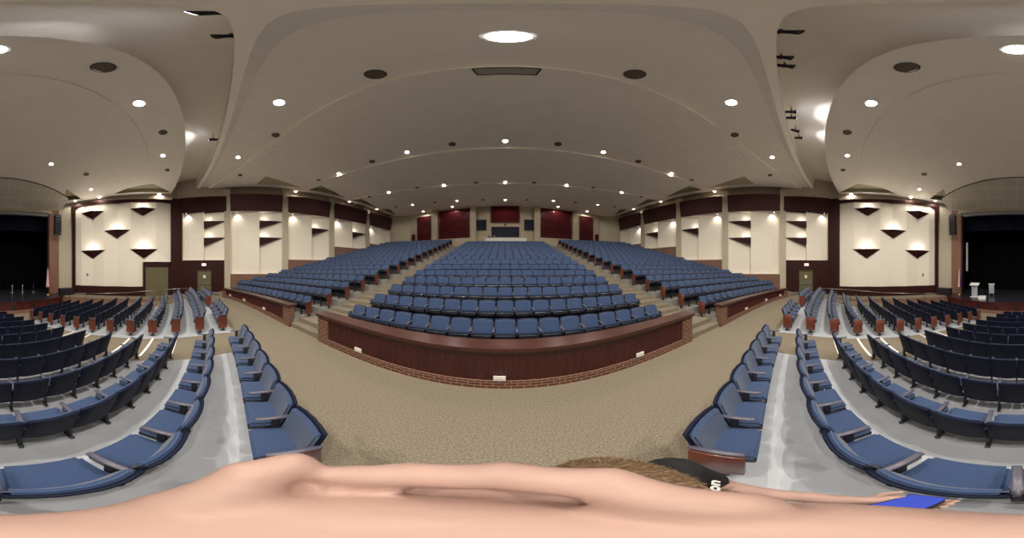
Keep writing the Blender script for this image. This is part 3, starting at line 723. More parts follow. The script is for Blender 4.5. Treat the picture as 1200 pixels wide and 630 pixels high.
def drape(name, x0, x1, y, z0, z1, m_, label, n=None):
    q = MB(); n = n or int(abs(x1-x0)*12); pts = [(x0+(x1-x0)*i/n, y+.09*math.sin(i*1.9)+.02*math.sin(i*.7)) for i in range(n+1)]
    q.strip([(x, yy, z0) for x, yy in pts], [(x, yy, z1) for x, yy in pts]); q.strip([(x, yy+.01, z1) for x, yy in pts], [(x, yy+.01, z0) for x, yy in pts])
    o = q.build(name, m_, smooth=True); return tag(o, label, 'curtain')
drape('stage_curtain', -8.8, 8.8, -19.5, .02, 8.8, M['black'], 'wide black stage curtain closing the back of the stage')
drape('stage_valance', -6.2, 6.2, -16.5, 6.2, 8.3, M['navy_drape'], 'short dark navy curtain border hanging at the top of the stage opening')
drape('stage_leg_curtain', -8.6, -5.9, -17.4, .02, 8.0, M['black'], 'black side curtain at the left in photo edge of the stage')
drape('stage_leg_curtain', 5.9, 8.6, -17.4, .02, 8.0, M['black'], 'black side curtain at the right in photo edge of the stage')

# ------------------------------------------------------------ auditorium chairs
def rbox(x0, y0, z0, x1, y1, z1, bev, segs=2, cutx=0, bend=0.0, zbend=0.0, lean=0.0, pivot=0.0, topcurve=0.0, puff=0.0):
    bm = bmesh.new(); bmesh.ops.create_cube(bm, size=1)
    for v in bm.verts:
        v.co = Vector(((x0+x1)/2+v.co.x*(x1-x0), (y0+y1)/2+v.co.y*(y1-y0), (z0+z1)/2+v.co.z*(z1-z0)))
    if bev > 0: bmesh.ops.bevel(bm, geom=list(bm.edges), offset=bev, segments=segs, affect='EDGES', clamp_overlap=True)
    for i in range(1, cutx+1):
        x = x0+(x1-x0)*i/(cutx+1)
        bmesh.ops.bisect_plane(bm, geom=bm.verts[:]+bm.edges[:]+bm.faces[:], plane_co=(x, 0, 0), plane_no=(1, 0, 0))
    hw = (x1-x0)/2; cx = (x0+x1)/2
    for v in bm.verts:
        k = ((v.co.x-cx)/hw)**2
        v.co.y += bend*k
        if topcurve: v.co.z -= topcurve*k*max(0, (v.co.z-z0)/(z1-z0))
        if lean: v.co.y += lean*(v.co.z-pivot)
        if zbend: v.co.z += zbend*(v.co.y-pivot)
    vs = [tuple(v.co) for v in bm.verts]; idx = {v: i for i, v in enumerate(bm.verts)}
    fs = [tuple(idx[v] for v in f.verts) for f in bm.faces]; bm.free(); return vs, fs
BT = .86
LEAN = -.31
def part_geo(hi=True, up=False):
    s2 = 2 if hi else 1; cx = 3 if hi else 2
    g = {}
    g['backrest'] = (rbox(-.245, .02, .40, .245, .075, BT-.012, .022, s2, cx, bend=.03, lean=LEAN, pivot=BT, topcurve=.018), 'fabric')
    g['back_shell'] = (rbox(-.258, -.012, .24, .258, .024, BT, .011, 1, cx, bend=.03, lean=LEAN, pivot=BT, topcurve=.018), 'shell')
    tl, fy = (.62, .45) if up else (.12, .50)
    g['seat'] = (rbox(-.238, .155, .41, .238, fy, .49, .030, s2, cx if hi else 0, zbend=tl, pivot=.17), 'fabric')
    g['seat_pan'] = (rbox(-.23, .165, .345, .23, fy-.004, .415, .012, 1, 0, zbend=tl, pivot=.17), 'pan')
    return g
def arm_geo(x, hi=True):
    return [(rbox(x-.027, .08, .64, x+.027, .44, .67, .01, 1), 'arm'), (rbox(x-.018, .21, .03, x+.018, .29, .65, .006, 1), 'iron'), (rbox(x-.025, .17, .0, x+.025, .35, .03, .008, 1), 'iron')]
def mesh_of(name, parts, keep_mats):
    me = bpy.data.meshes.new(name); vs = []; fs = []; mi = []; ms = []
    for (v, f), m_ in parts:
        if m_ not in ms: ms.append(m_)
        o = len(vs); vs += v; fs += [tuple(i+o for i in t) for t in f]; mi += [ms.index(m_)]*len(f)
    me.from_pydata(vs, [], fs); [me.materials.append(M[k]) for k in ms]; me.polygons.foreach_set('material_index', mi)
    me.shade_smooth()
    if hasattr(me, 'set_sharp_from_angle'): me.set_sharp_from_angle(angle=R(50))
    return me
PM = {}
for k, (g, m_) in part_geo().items(): PM[k] = mesh_of(k, [(g, m_)], 0)
PITCH = .53
for sd, x in (('L', -PITCH/2), ('R', PITCH/2)):
    a = arm_geo(x); PM['armrest'+sd] = mesh_of('armrest', [a[0]], 0); PM['leg'+sd] = mesh_of('leg', a[1:], 0)
    sg = -1 if sd == 'L' else 1
    PM['end_panel'+sd] = mesh_of('end_panel', [(rbox(x+sg*.0-.012, .10, .13, x+sg*.035+.012, .44, .635, .006, 1), 'end_wood')], 0)
for k, (g, m_) in part_geo(True, True).items():
    if k.startswith('seat'): PM[k+'_up'] = mesh_of(k, [(g, m_)], 0)
low = [g for g in part_geo(False).values()]; low_up = [g for g in part_geo(False, True).values()]
lowarm = {sd: [(rbox(x-.027, .08, .64, x+.027, .44, .67, 0), 'arm'), (rbox(x-.022, .17, .0, x+.022, .25, .63, 0), 'iron')] for sd, x in (('L', -PITCH/2), ('R', PITCH/2))}
lowend = {sd: [(rbox(min(x, x+sg*.045), .10, .13, max(x, x+sg*.045), .44, .635, 0), 'end_wood')] for sd, x, sg in (('L', -PITCH/2, -1), ('R', PITCH/2, 1))}
chairs = []
def face(x, y, s_along=None): return None
def add_chair(x, y, z, rz_, block, row, seat, frm, extra, panel, nx=1.0):
    chairs.append(dict(x=x, y=y, z=z, r=rz_, block=block, row=row, seat=seat, frm=frm, extra=extra, panel=panel))
# local +Y of a chair points to the stage; local +X is then the photo's left-to-right reversed (x < 0)
def arc_row(r, xa, xb, zfun, block, row, frm, panel='', pitch=PITCH):
    a0, a1 = math.asin(xa/r), math.asin(xb/r); n = max(1, int(round(abs(a1-a0)*r/pitch)))
    for i in range(n):
        a = a0+(a1-a0)*(i+.5)/n; x, y = pol(r, a)
        # chair rotation: local +Y -> (-sin a, -cos a)
        rot = PI-a
        first = i == 0; last = i == n-1
        e = ''; pn = ''
        # local +X after rotation by PI-a points to -x: arm 'R' lies on the -x side
        side_first = 'R' if a1 > a0 else 'L'; side_last = 'L' if a1 > a0 else 'R'
        arms = {side_last}
        if first: arms.add(side_first)
        if first and 'f' in panel: pn += side_first
        if last and 'l' in panel: pn += side_last
        add_chair(x, y, zfun(x, y), rot, block, row, i+1, frm, arms, pn)
fz = lambda x, y: zf(x, y)+.012
# front centre block: row 1 has two segments with a gap for the camera holder
arc_row(16.55, -.93, -4.66, fz, 'row nearest the cross aisle, left of the camera gap', 0, 'gap', 'f')
arc_row(16.55, .93, 4.66, fz, 'row nearest the cross aisle, right of the camera gap', 0, 'gap', 'f')
for k in range(2, 13):
    r = 16.55-.9*(k-1); arc_row(r, -xc_end(k), xc_end(k), fz, 'front centre block', k, 'left aisle', '')
for s in (-1, 1):
    for k in range(1, 13):
        n = NS[k-1]; idx = 0
        if k == 1:
            slots = [(i, (i+.5)*PITCH) for i in range(4)]+[(i, (i+.5)*PITCH+1.45) for i in range(4, 9)]
        else: slots = [(i, (i+.5)*PITCH) for i in range(n)]
        for i, d in slots:
            x, y, a = side_row(k, s, d)
            rot = PI-s*a
            inner = 'R' if s > 0 else 'L'; outer_ = 'L' if s > 0 else 'R'
            arms = {outer_}; pn = ''
            if i == 0 or (k == 1 and i == 4): arms.add(inner); pn = inner
            add_chair(x, y, fz(x, y), rot, 'front %s block' % SN[s], k, i+1, 'aisle', arms, pn)
for n in range(1, 16): arc_row(rr_(n), -xin(n), xin(n), (lambda x, y, n=n: rz(n)), 'rear centre block', n, 'left', '')
for s in (-1, 1):
    for n in range(1, 18):
        xo = 13.2 if n == 1 else 14.35
        r = rr_(n); 
        if CY+math.sqrt(r*r-xsd(n)**2) > BACKY-.5: continue
        arc_row(r, s*xsd(n), s*xo, (lambda x, y, n=n: rz(n)), 'rear %s block' % SN[s], n, 'aisle', 'f')
for c in chairs: c['d'] = math.sqrt(c['x']**2+c['y']**2+(c['z']+.6-H)**2)
chairs.sort(key=lambda c: c['d'])
def clabel(c):
    if c['row'] == 0: return 'blue chair, %s from the gap, %s' % (ordn(c['seat']), c['block'])
    if c['block'] == 'front centre block': return 'blue chair, %s from the left aisle, %s row towards the stage, front centre block' % (ordn(c['seat']), ordn(c['row']))
    if c['block'].startswith('front'): return 'blue chair, %s from the aisle, %s row towards the stage, %s' % (ordn(c['seat']), ordn(c['row']), c['block'])
    if c['block'] == 'rear centre block': return 'blue chair, %s from the left end, %s row up, rear centre block' % (ordn(c['seat']), ordn(c['row']))
    return 'blue chair, %s from the aisle, %s row up, %s' % (ordn(c['seat']), ordn(c['row']), c['block'])
for c in chairs[:300]:
    t = bpy.data.objects.new('auditorium_chair', None); COL.objects.link(t); t.empty_display_size = .1
    t.location = (c['x'], c['y'], c['z']); t.rotation_euler = (0, 0, c['r'])
    grp = {0: 'blue chairs beside the camera'}.get(c['row'], 'blue chairs of the '+c['block'])
    tag(t, clabel(c), 'chair', grp)
    names = ['backrest', 'back_shell', 'seat', 'seat_pan']+['armrest'+a for a in sorted(c['extra'])]+['leg'+a for a in sorted(c['extra'])]+['end_panel'+a for a in c['panel']]
    for nm in names:
        o = bpy.data.objects.new(nm.rstrip('LR') if nm[-1] in 'LR' else nm, PM[nm+'_up' if nm.startswith('seat') and c['block'].startswith('rear') else nm]); COL.objects.link(o); o.parent = t
        if nm.startswith('end_panel'): o['label'] = 'reddish brown wooden end panel'
# the rest of the seating, far away, as one object
vs = []; fs = []; mi = []; MS = ['fabric', 'shell', 'pan', 'arm', 'iron', 'end_wood']
for c in chairs[300:]:
    cs, sn = math.cos(c['r']), math.sin(c['r'])
    geo = list(low_up if c['block'].startswith('rear') else low)
    for a in c['extra']: geo += lowarm[a]
    for a in c['panel']: geo += lowend[a]
    for (v, f), m_ in geo:
        o = len(vs)
        vs += [(c['x']+p[0]*cs-p[1]*sn, c['y']+p[0]*sn+p[1]*cs, c['z']+p[2]) for p in v]
        fs += [tuple(i+o for i in t) for t in f]; mi += [MS.index(m_)]*len(f)
me = bpy.data.meshes.new('distant_seating'); me.from_pydata(vs, [], fs); [me.materials.append(M[k]) for k in MS]; me.polygons.foreach_set('material_index', mi)
me.shade_smooth()
if hasattr(me, 'set_sharp_from_angle'): me.set_sharp_from_angle(angle=R(50))
o = bpy.data.objects.new('distant_seating', me); COL.objects.link(o)
tag(o, 'farther rows of blue auditorium chairs filling the rest of the seating blocks', 'seating', None, 'stuff')

# ------------------------------------------------------------ ceiling fixtures
def ceil_at(px, py, front):
    d = ray(px, py)
    t = 7.6/d.z
    for _ in range(8):
        x, y = d.x*t, d.y*t; z = zcf(x, y) if front else zcr(x, y); t = (z-H)/d.z
    if front and math.hypot(x, y+18.9) < 15.5: z -= .06; t = (z-H)/d.z; x, y = d.x*t, d.y*t
    return x, y, z
def disc_mesh(n, r, z0, z1, r_in=0):
    q = MB()
    if r_in: 
        A = [(r*math.cos(2*PI*i/n), r*math.sin(2*PI*i/n)) for i in range(n+1)]; B = [(r_in*math.cos(2*PI*i/n), r_in*math.sin(2*PI*i/n)) for i in range(n+1)]
        q.strip([(x, y, z0) for x, y in A], [(x, y, z0) for x, y in B]); q.strip([(x, y, z1) for x, y in A], [(x, y, z0) for x, y in A]); q.strip([(x, y, z0) for x, y in B], [(x, y, z1) for x, y in B])
    else: q.cyl((0, 0, z0), (0, 0, z1), r, n=n)
    return q
def downlight(px, py, front, label, big=1.0, power=1.0, lamp='lamp', grp='recessed downlights in the ceiling'):
    x, y, z = ceil_at(px, py, front); t = empty('ceiling_downlight', (x, y, z))
    disc_mesh(20, .17*big, -.02, .01, .125*big).build('trim_ring', M['trim_w'], t)
    disc_mesh(20, .127*big, -.03, -.018).build('lens', M[lamp], t)
    glow((0, 0, -.06), LAMP_W*power, 'lamp_light', t, size=.03, spot=165, blend=.35)
    tag(t, label, 'ceiling light', grp)
def speaker(px, py, front, label, rad=.2):
    x, y, z = ceil_at(px, py, front); t = empty('ceiling_speaker', (x, y, z))
    disc_mesh(24, rad, -.02, .006, rad*.9).build('rim', M['dark_metal'], t); disc_mesh(24, rad*.91, -.012, .004).build('grille', M['grille'], t)
    tag(t, label, 'ceiling speaker', 'round ceiling speakers')
downlight(596, 43, False, 'very large glaring downlight almost straight overhead, above the centre aisle wall', 1.9, 8.0, 'lamp_big')
downlight(1192, 58, True, 'bright overhead downlight above the front centre seats', 1.5, 6.0, 'lamp_big')
pairs = [(327, 120, 0, 7.5, 'bright near downlight over the %s end of the cross aisle'), (163, 121, 1, 10, 'bright near downlight over the front %s seats'),
 (477, 178, 0, 1.2, 'downlight over the middle rear ceiling band, nearest the centre line, %s'), (397, 203, 0, 1.2, 'downlight over the middle rear ceiling band, towards the %s wall'),
 (60, 192, 1, 1.1, 'downlight of the front ceiling nearest the stage centre, %s'), (191, 182, 1, 1.1, 'downlight of the front ceiling near the open slot, %s'),
 (279, 184, 0, 1.1, 'downlight of the rear ceiling near its front edge, %s'), (520, 216.5, 0, 1.0, 'downlight over the upper rear seats, inner one, %s'),
 (455.6, 226, 0, 1.0, 'downlight over the upper rear seats, middle one, %s'), (409.5, 236, 0, .9, 'downlight close to the %s wall, fourth bay'),
 (346.7, 224, 0, .9, 'downlight close to the %s wall, second bay'), (535.6, 235, 0, .9, 'downlight over the last rows, inner one, %s'),
 (483.5, 239.7, 0, .9, 'downlight over the last rows, outer one, %s'), (530, 242, 0, .9, 'downlight shining on the large red panel, %s'),
 (496, 247.5, 0, .9, 'downlight before the outer red panel, %s'), (441.6, 244.8, 0, .9, 'downlight close to the %s back corner'),
 (249, 222, 0, .9, 'downlight above the %s exit door niche'), (186.7, 227, 1, .9, 'downlight washing the far end of the big white wall, %s'),
 (106.7, 221.6, 1, .9, 'downlight before the middle of the big white wall, %s'), (116.5, 231, 1, .8, 'downlight close above the big white wall frame, %s'), (88, 235, 1, .8, 'downlight washing the stage end of the big white wall, %s')]
for px, py, fr_, pw_, lb in pairs:
    for s in (-1, 1):
        bg = 1.35 if py < 130 else 1.0
        downlight(px if s < 0 else 1184-px, py, bool(fr_), lb % SN[s], bg, pw_*(.7 if (py > 234 and not fr_) else 1), 'lamp_big' if py < 130 else 'lamp')
downlight(592, 165, False, 'single downlight on the centre line over the middle rear rows', 1.1, 1.3)
downlight(592, 213, False, 'single downlight on the centre line over the upper rear rows', 1, 1.0)
downlight(592, 234, False, 'single downlight on the centre line over the last rows', 1, .9)
sp = [(440, 87, 0, .26, 'large round speaker overhead on the %s side of the near ceiling'), (121, 79, 1, .26, 'large round speaker overhead in the front ceiling, %s'), (191, 155, 1, .2, 'round speaker beside the ceiling slot, %s'),
 (101, 204, 1, .2, 'round speaker in the front ceiling near the stage, %s'), (196, 199, 1, .17, 'round speaker in the front ceiling before the white wall, %s'), (323, 158, 0, .2, 'round speaker in the near ceiling, outer one, %s'),
 (281.5, 205, 0, .18, 'round speaker near the exit door end of the rear ceiling, %s'), (436, 189, 0, .2, 'round speaker in the middle ceiling band, outer one, %s'), (530, 168.7, 0, .2, 'round speaker in the middle ceiling band, inner one, %s'),
 (374, 212.7, 0, .2, 'round speaker towards the side wall, third bay, %s'), (489, 220, 0, .19, 'round speaker over the upper rear rows, outer one, %s'), (558, 214, 0, .19, 'round speaker over the upper rear rows, inner one, %s'),
 (433, 230.5, 0, .19, 'round speaker over the upper side block, %s'), (464, 242, 0, .18, 'round speaker near the back corner, %s'), (509.5, 237, 0, .18, 'round speaker over the last rows, outer one, %s'), (566, 234, 0, .18, 'round speaker over the last rows, inner one, %s')]
for px, py, fr_, rad, lb in sp:
    for s in (-1, 1): speaker(px if s < 0 else 1184-px, py, bool(fr_), lb % SN[s], rad)
# air grille and access panels
def flat_panel(c4, name, m1, label, cat, parts=True):
    P = [Vector(p) for p in c4]; c = sum(P, Vector())/4; t = empty(name, c)
    q = MB(); q.prism([(p.x-c.x, p.y-c.y) for p in P], -.012, .0); q.build('face_plate', m1, t)
    f = MB()
    for a, b in zip(P, P[1:]+P[:1]): f.cyl((a-c)+Vector((0, 0, -.012)), (b-c)+Vector((0, 0, -.012)), .022, n=6)
    f.build('edge_frame', M['dark_metal'] if name == 'air_grille' else M['trim_w'], t); tag(t, label, cat)
flat_panel([ceil_at(*p, False) for p in ((553, 79), (634, 79), (628, 88), (560, 88))], 'air_grille', mat('grille_grey', (.33, .30, .25), .6), 'long rectangular ceiling air grille behind the big overhead downlight', 'air grille')
for s in (-1, 1):
    f = (lambda p: p if s < 0 else (1184-p[0], p[1]))
    flat_panel([ceil_at(*f(p), False) for p in ((318, 177.5), (326, 177), (316, 187.5), (308, 188))], 'access_panel', M['ceiling'], 'pale rectangular ceiling access panel, %s side' % SN[s], 'access panel')
# stage lighting in the ceiling slot
def fixture(x, y, z, aim, lit, label, power=0):
    if lit: power = 30 if abs(x) < 3 else 110
    t = empty('stage_spotlight', (x, y, z)); a = Vector(aim).normalized()
    q = MB(); q.cyl(-a*.22, a*.1, .075, .085, 14); q.cyl(a*.1, a*.2, .085, .12, 14); q.build('lamp_housing', M['dark_metal'], t)
    q = MB(); q.cyl((0, 0, .15), (0, 0, .6), .012, n=8); q.box((-.11, -.015, -.02), (-.09, .015, .16)); q.box((.09, -.015, -.02), (.11, .015, .16)); q.box((-.11, -.015, .14), (.11, .015, .17)); q.build('yoke', M['dark_metal'], t)
    q = MB(); q.cyl(a*.2, a*.205, .105, n=14); q.build('lens', M['spot_lens'] if lit else M['glass_dark'], t)
    if lit: glow(a*.3, power, 'beam', t, size=.08, spot=80, aim=a, blend=.8, col=(.85, .88, 1))
    tag(t, label, 'stage light', 'stage lights in the ceiling slot')
def slot(px, py, z):
    d = ray(px, py); t = (z-H)/d.z; return d.x*t, d.y*t
for px, py, lit, lb in ((290, 15, 1, 'lit stage light almost straight overhead in the ceiling slot, left'), (272, 42, 0, 'dark unlit stage light in the ceiling slot, overhead left'), (250, 163.5, 1, 'lit stage light at the left part of the ceiling slot'),
    (914, 37, 0, 'dark unlit stage light in the ceiling slot, overhead right, first'), (915, 67, 0, 'small dark stage light in the ceiling slot, right, second'), (919, 77, 0, 'dark stage light in the ceiling slot, right, third'),
    (927, 131, 1, 'lit stage light on the right of the slot, nearer of the close pair'), (927, 138, 1, 'lit stage light on the right of the slot, farther of the close pair'), (932, 153, 0, 'small unlit stage light between lit ones, right of the slot'), (936, 161.5, 1, 'lit stage light at the far right of the slot')):
    x, y = slot(px, py, 10.45); fixture(x, y, 10.45, (-.05 if x > 0 else .05, -.9, .12 if lit else -.35), lit, lb, 160)
# ------------------------------------------------------------ hanging line-array speakers
for s in (-1, 1):
    x, y = s*6.1, -14.6; t = empty('hanging_speaker', (x, y, 5.6)); q = MB()
    z = 1.0; ang_ = 0
    for i in range(7):
        m_ = Matrix.Translation((0, .04*i*i*-.06, 1.75-.27*i)) @ Matrix.Rotation(R(-1.6*i), 4, 'X')
        q = MB(); q.box((-.33, -.2, -.125), (.33, .22, .125), 0, m_); q.build('speaker_box', M['dark_metal'], t, bevel=.02)
    q = MB(); q.box((-.25, -.2, 1.9), (.25, .2, 1.98)); q.box((-.12, -.03, 1.95), (.12, .03, 2.15)); q.build('rigging_frame', M['iron'], t)
    q = MB(); q.cyl((0, 0, 2.1), (0, 0, 3.55), .018, n=8); q.build('hanging_rod', M['dark_metal'], t)
    tag(t, 'black curved stack of speaker boxes hanging on a rod beside the stage, photo %s' % SN[s], 'speaker', 'hanging speaker stacks')
# handrails along the side walkway
for s in (-1, 1):
    t = empty('handrail', (0, 0, 0)); pts = [(12.85, -4.7, .88), (11.4, -6.9, .78), (9.9, -9.2, .52), (7.6, -11.8, .38), (6.6, -13.0, .36)]
    q = MB()
    for a, b in zip(pts, pts[1:]): q.cyl((s*a[0], a[1], a[2]), (s*b[0], b[1], b[2]), .024, n=10)
    q.build('rail', M['metal'], t, smooth=True)
    for a in pts:
        q = MB(); x, y = s*(a[0]-.12), a[1]; q.cyl((x, y, zf(x, y)), (s*a[0], y, a[2]), .02, n=8); q.build('post', M['dark_metal'], t)
    tag(t, 'long metal handrail on posts along the %s walkway below the big white wall' % SN[s], 'handrail', 'walkway handrails')

# ------------------------------------------------------------ things on the stage
for s in (-1, 1):
    t = empty('floor_monitor_speaker', (s*6.85, -14.3, .012)); q = MB(); q.prism([(-.7, -.35), (.7, -.35), (.7, .35), (-.7, .35)], 0, .62); q.build('cabinet', M['iron'], t, bevel=.02)
    q = MB(); q.box((-.64, .35, .05), (.64, .365, .57)); q.build('grille', M['dark_metal'], t)
    tag(t, 'low wide black speaker cabinet at the photo %s corner of the stage' % SN[s], 'speaker', 'black speaker cabinets at the stage corners')
def flag(x, y, side, full):
    t = empty('flag_on_stand', (x, y, .012)); q = MB(); q.cyl((0, 0, .05), (0, 0, 2.45), .016, n=8); q.build('pole', M['mahogany_top'], t)
    q = MB(); q.cyl((0, 0, 0), (0, 0, .09), .15, .1, 20); q.build('stand_base', M['gold'], t); q = MB(); q.cyl((0, 0, 2.45), (0, 0, 2.6), .03, .0, 10); q.build('finial', M['gold'], t)
    q = MB(); n = 18
    for i in range(n):
        a0 = -.4+i/n*3.6; a1 = -.4+(i+1)/n*3.6; f = lambda a, k: (.06+k*(.10+.03*math.sin(a*6)))
        z0, z1 = 2.35, .75
        p = [(f(a, 0)*math.cos(a), f(a, 0)*math.sin(a), z0) for a in (a0, a1)]+[(f(a, 1)*math.cos(a), f(a, 1)*math.sin(a), z1) for a in (a1, a0)]
        q.add(p, [(0, 1, 2, 3)], i % 2 if (i < 13) else 2)
    q.build('flag_cloth', [M['fl_red'], M['white'], M['fl_blue']], t, smooth=True)
    tag(t, 'furled red and white striped flag on a gold-based pole, photo %s side of stage' % side, 'flag', 'flags on stands')
flag(-5.15, -14.75, 'left', 1); flag(5.45, -14.75, 'right', 1)
# clear lectern
t = empty('acrylic_lectern', (3.75, -14.1, .012)); q = MB(); q.box((-.38, -.28, 0), (.38, .28, .03)); q.build('base_plate', M['white'], t, bevel=.006)
for k in (-.22, .22): q = MB(); q.box((k-.04, -.02, .03), (k+.04, .12, 1.08)); q.build('upright', M['acrylic'], t)
q = MB(); q.box((-.22, .0, .05), (.22, .015, 1.05)); q.build('front_sheet', M['acrylic'], t)
q = MB(); q.box((-.4, -.24, -.015), (.4, .26, .015), 0, Matrix.Translation((0, 0, 1.12)) @ Matrix.Rotation(R(-16), 4, 'X')); q.box((-.4, .22, 1.0), (.4, .25, 1.12)); q.build('reading_top', M['white'], t)
q = MB(); q.cyl((.25, 0, 1.1), (.42, .1, 1.4), .008, n=6); q.cyl((.42, .1, 1.4), (.44, .13, 1.42), .02, n=8); q.build('microphone', M['dark_metal'], t)
tag(t, 'clear acrylic lectern with white top and base on the black stage', 'lectern')
t = empty('folding_easel', (2.35, -14.9, .012)); q = MB(); q.box((-.24, 0, .25), (.24, .03, 1.05), 0, Matrix.Rotation(R(-8), 4, 'X')); q.build('board', M['acrylic'], t)
for k in (-.2, .2): q = MB(); q.cyl((k, .12, 0), (k, -.08, 1.05), .018, n=8); q.build('leg', M['metal'], t)
q = MB(); q.cyl((0, -.5, 0), (0, -.1, .95), .018, n=8); q.build('leg', M['metal'], t); q = MB(); q.box((-.28, -.22, 1.04), (.28, .1, 1.08)); q.build('top_shelf', M['white'], t)
tag(t, 'small pale grey stand with a shelf top behind the white box on stage', 'stand')
q = MB(); q.box((-.3, -.2, 0), (.3, .2, .22)); q.box((-.31, -.21, .2), (.31, .21, .26)); o = q.build('white_box', M['white'], bevel=.01); o.location = (2.85, -13.1, .012); tag(o, 'small white lidded box on the stage between lectern and stand', 'box')
t = empty('microphone_stand', (3.2, -14.7, .012)); q = MB(); q.cyl((0, 0, 0), (0, 0, .03), .12, n=16); q.build('base', M['dark_metal'], t); q = MB(); q.cyl((0, 0, 0), (0, 0, .55), .012, n=8); q.cyl((0, 0, .55), (.1, .15, .62), .03, n=8); q.build('boom', M['metal'], t)
tag(t, 'short microphone stand on stage right behind the clear lectern', 'microphone stand')
for i, (x, y, lb) in enumerate(((-2.0, -17.0, 'leftmost tiny clear stand at the back of the stage'), (-3.1, -17.0, 'middle tiny clear stand at the back of the stage'), (-4.3, -17.0, 'tiny dark stand at the back of the stage near the flag'))):
    t = empty('glass_stand', (x, y, .012)); q = MB(); q.cyl((0, 0, 0), (0, 0, .03), .16, n=16); q.build('base', M['acrylic'], t); q = MB(); q.cyl((0, 0, .03), (0, 0, .75 if i < 2 else .9), .035 if i < 2 else .015, n=10); q.build('stem', M['acrylic' if i < 2 else 'metal'], t)
    q = MB(); q.cyl((0, 0, .68), (0, 0, .78), .08, .05, n=12); q.build('head', M['acrylic' if i < 2 else 'dark_metal'], t); tag(t, lb, 'stand')
# pale upright wing piece behind the stage opening at the right of the photo
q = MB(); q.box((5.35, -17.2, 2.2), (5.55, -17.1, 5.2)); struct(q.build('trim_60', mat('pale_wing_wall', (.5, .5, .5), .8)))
# tiny wall outlets on the white walls
for s in (-1, 1):
    u_, z_ = hit(103, 321.5, P0, P1); m_, L_ = wmx(mir(P0, s), mir(P1, s), s); c0 = m_ @ Vector((u_, -.16, z_)); d = MB(); d.box((u_-.06, -.2, z_-.1), (u_+.06, -.1, z_+.1), 0, Matrix.Translation(-c0) @ m_)
    o = d.build('wall_outlet', M['olive'], bevel=.005); o.location = c0; tag(o, 'small wall outlet low on the big white wall, %s' % SN[s], 'wall outlet', 'outlets on the big white walls')

# ------------------------------------------------------------ the person who holds the camera overhead
def remesh(name, prims, vox, m_, parent=None, smooth_it=3, **kw):
    bm = bmesh.new()
    for p in prims:
        if p[0] == 'e':                    # ellipsoid: centre, radii, optional rotation matrix
            mx = Matrix.Translation(p[1]) @ (p[3] if len(p) > 3 else Matrix.Identity(4)) @ Matrix.Diagonal((*p[2], 1))
            bmesh.ops.create_uvsphere(bm, u_segments=28, v_segments=18, radius=1, matrix=mx)
        else:                              # chain: points with radii, as spheres joined by tapered cones
            for (a, ra), (b, rb) in zip(p[1], p[1][1:]):
                a, b = Vector(a), Vector(b); n = max(2, int((b-a).length/(min(ra, rb)*.35)))
                for i in range(n+1):
                    t = i/n; c = a.lerp(b, t); r = ra+(rb-ra)*t
                    bmesh.ops.create_icosphere(bm, subdivisions=2, radius=r, matrix=Matrix.Translation(c))
    me = bpy.data.meshes.new(name); bm.to_mesh(me); bm.free()
    o = bpy.data.objects.new(name, me); COL.objects.link(o)
    r = o.modifiers.new('r', 'REMESH'); r.mode = 'VOXEL'; r.voxel_size = vox
    sm = o.modifiers.new('s', 'SMOOTH'); sm.iterations = smooth_it; sm.factor = .5
    dg = bpy.context.evaluated_depsgraph_get(); dg.update()
    m2 = bpy.data.meshes.new_from_object(o.evaluated_get(dg)); o.modifiers.clear(); o.data = m2; m2.name = name
    m2.materials.clear(); m2.materials.append(m_); m2.shade_smooth()
    if parent: o.parent = parent
    if kw: tag(o, **kw)
    return o
hx, hy = .11, .125; hz = 1.815             # middle of the head, facing the stage (-Y)
shL = (.285, .175, 1.585); shR = (-.06, .185, 1.60)
armR = [((-.02, .18, 1.58), .055), (shR, .058), ((-.12, .12, 1.86), .043), ((-.06, .06, 2.06), .036), ((-.015, .02, 2.175), .026)]
armL = [((.24, .18, 1.57), .055), (shL, .056), ((.35, .10, 1.29), .043), ((.25, -.07, 1.33), .034), ((.18, -.14, 1.37), .025)]
G = 2.4-.115                               # top of the fist
prims = [('e', (hx, hy, hz), (.078, .098, .118)), ('e', (hx, hy-.035, hz-.06), (.06, .07, .065)), ('e', (hx, hy-.055, hz-.105), (.03, .03, .022)),
 ('c', [((hx, hy-.088, hz+.02), .010), ((hx, hy-.108, hz-.025), .016)]), ('e', (hx, hy-.085, hz-.062), (.026, .018, .012)),
 ('e', (hx-.079, hy+.008, hz-.012), (.010, .020, .032)), ('e', (hx+.079, hy+.008, hz-.012), (.010, .020, .032)),
 ('c', [((hx, hy+.02, hz-.06), .056), ((hx, hy+.045, 1.60), .06)]),
 ('c', [((hx-.12, .175, 1.55), .075), ((hx+.12, .175, 1.55), .075)]), ('c', [((hx-.09, .165, 1.42), .10), ((hx+.09, .165, 1.42), .10)]),
 ('c', [((hx-.07, .165, 1.22), .10), ((hx+.07, .165, 1.22), .10)]), ('c', [((hx-.08, .17, 1.02), .105), ((hx+.08, .17, 1.02), .105)]),
 ('c', armR), ('c', armL)]
for k in (-1, 1):
    prims.append(('c', [((hx+k*.09, .17, 1.0), .095), ((hx+k*.10, .155, .54), .062), ((hx+k*.10, .17, .36), .058), ((hx+k*.105, .175, .09), .038)]))
    prims.append(('c', [((hx+k*.105, .18, .05), .036), ((hx+k*.12, .03, .035), .030)]))
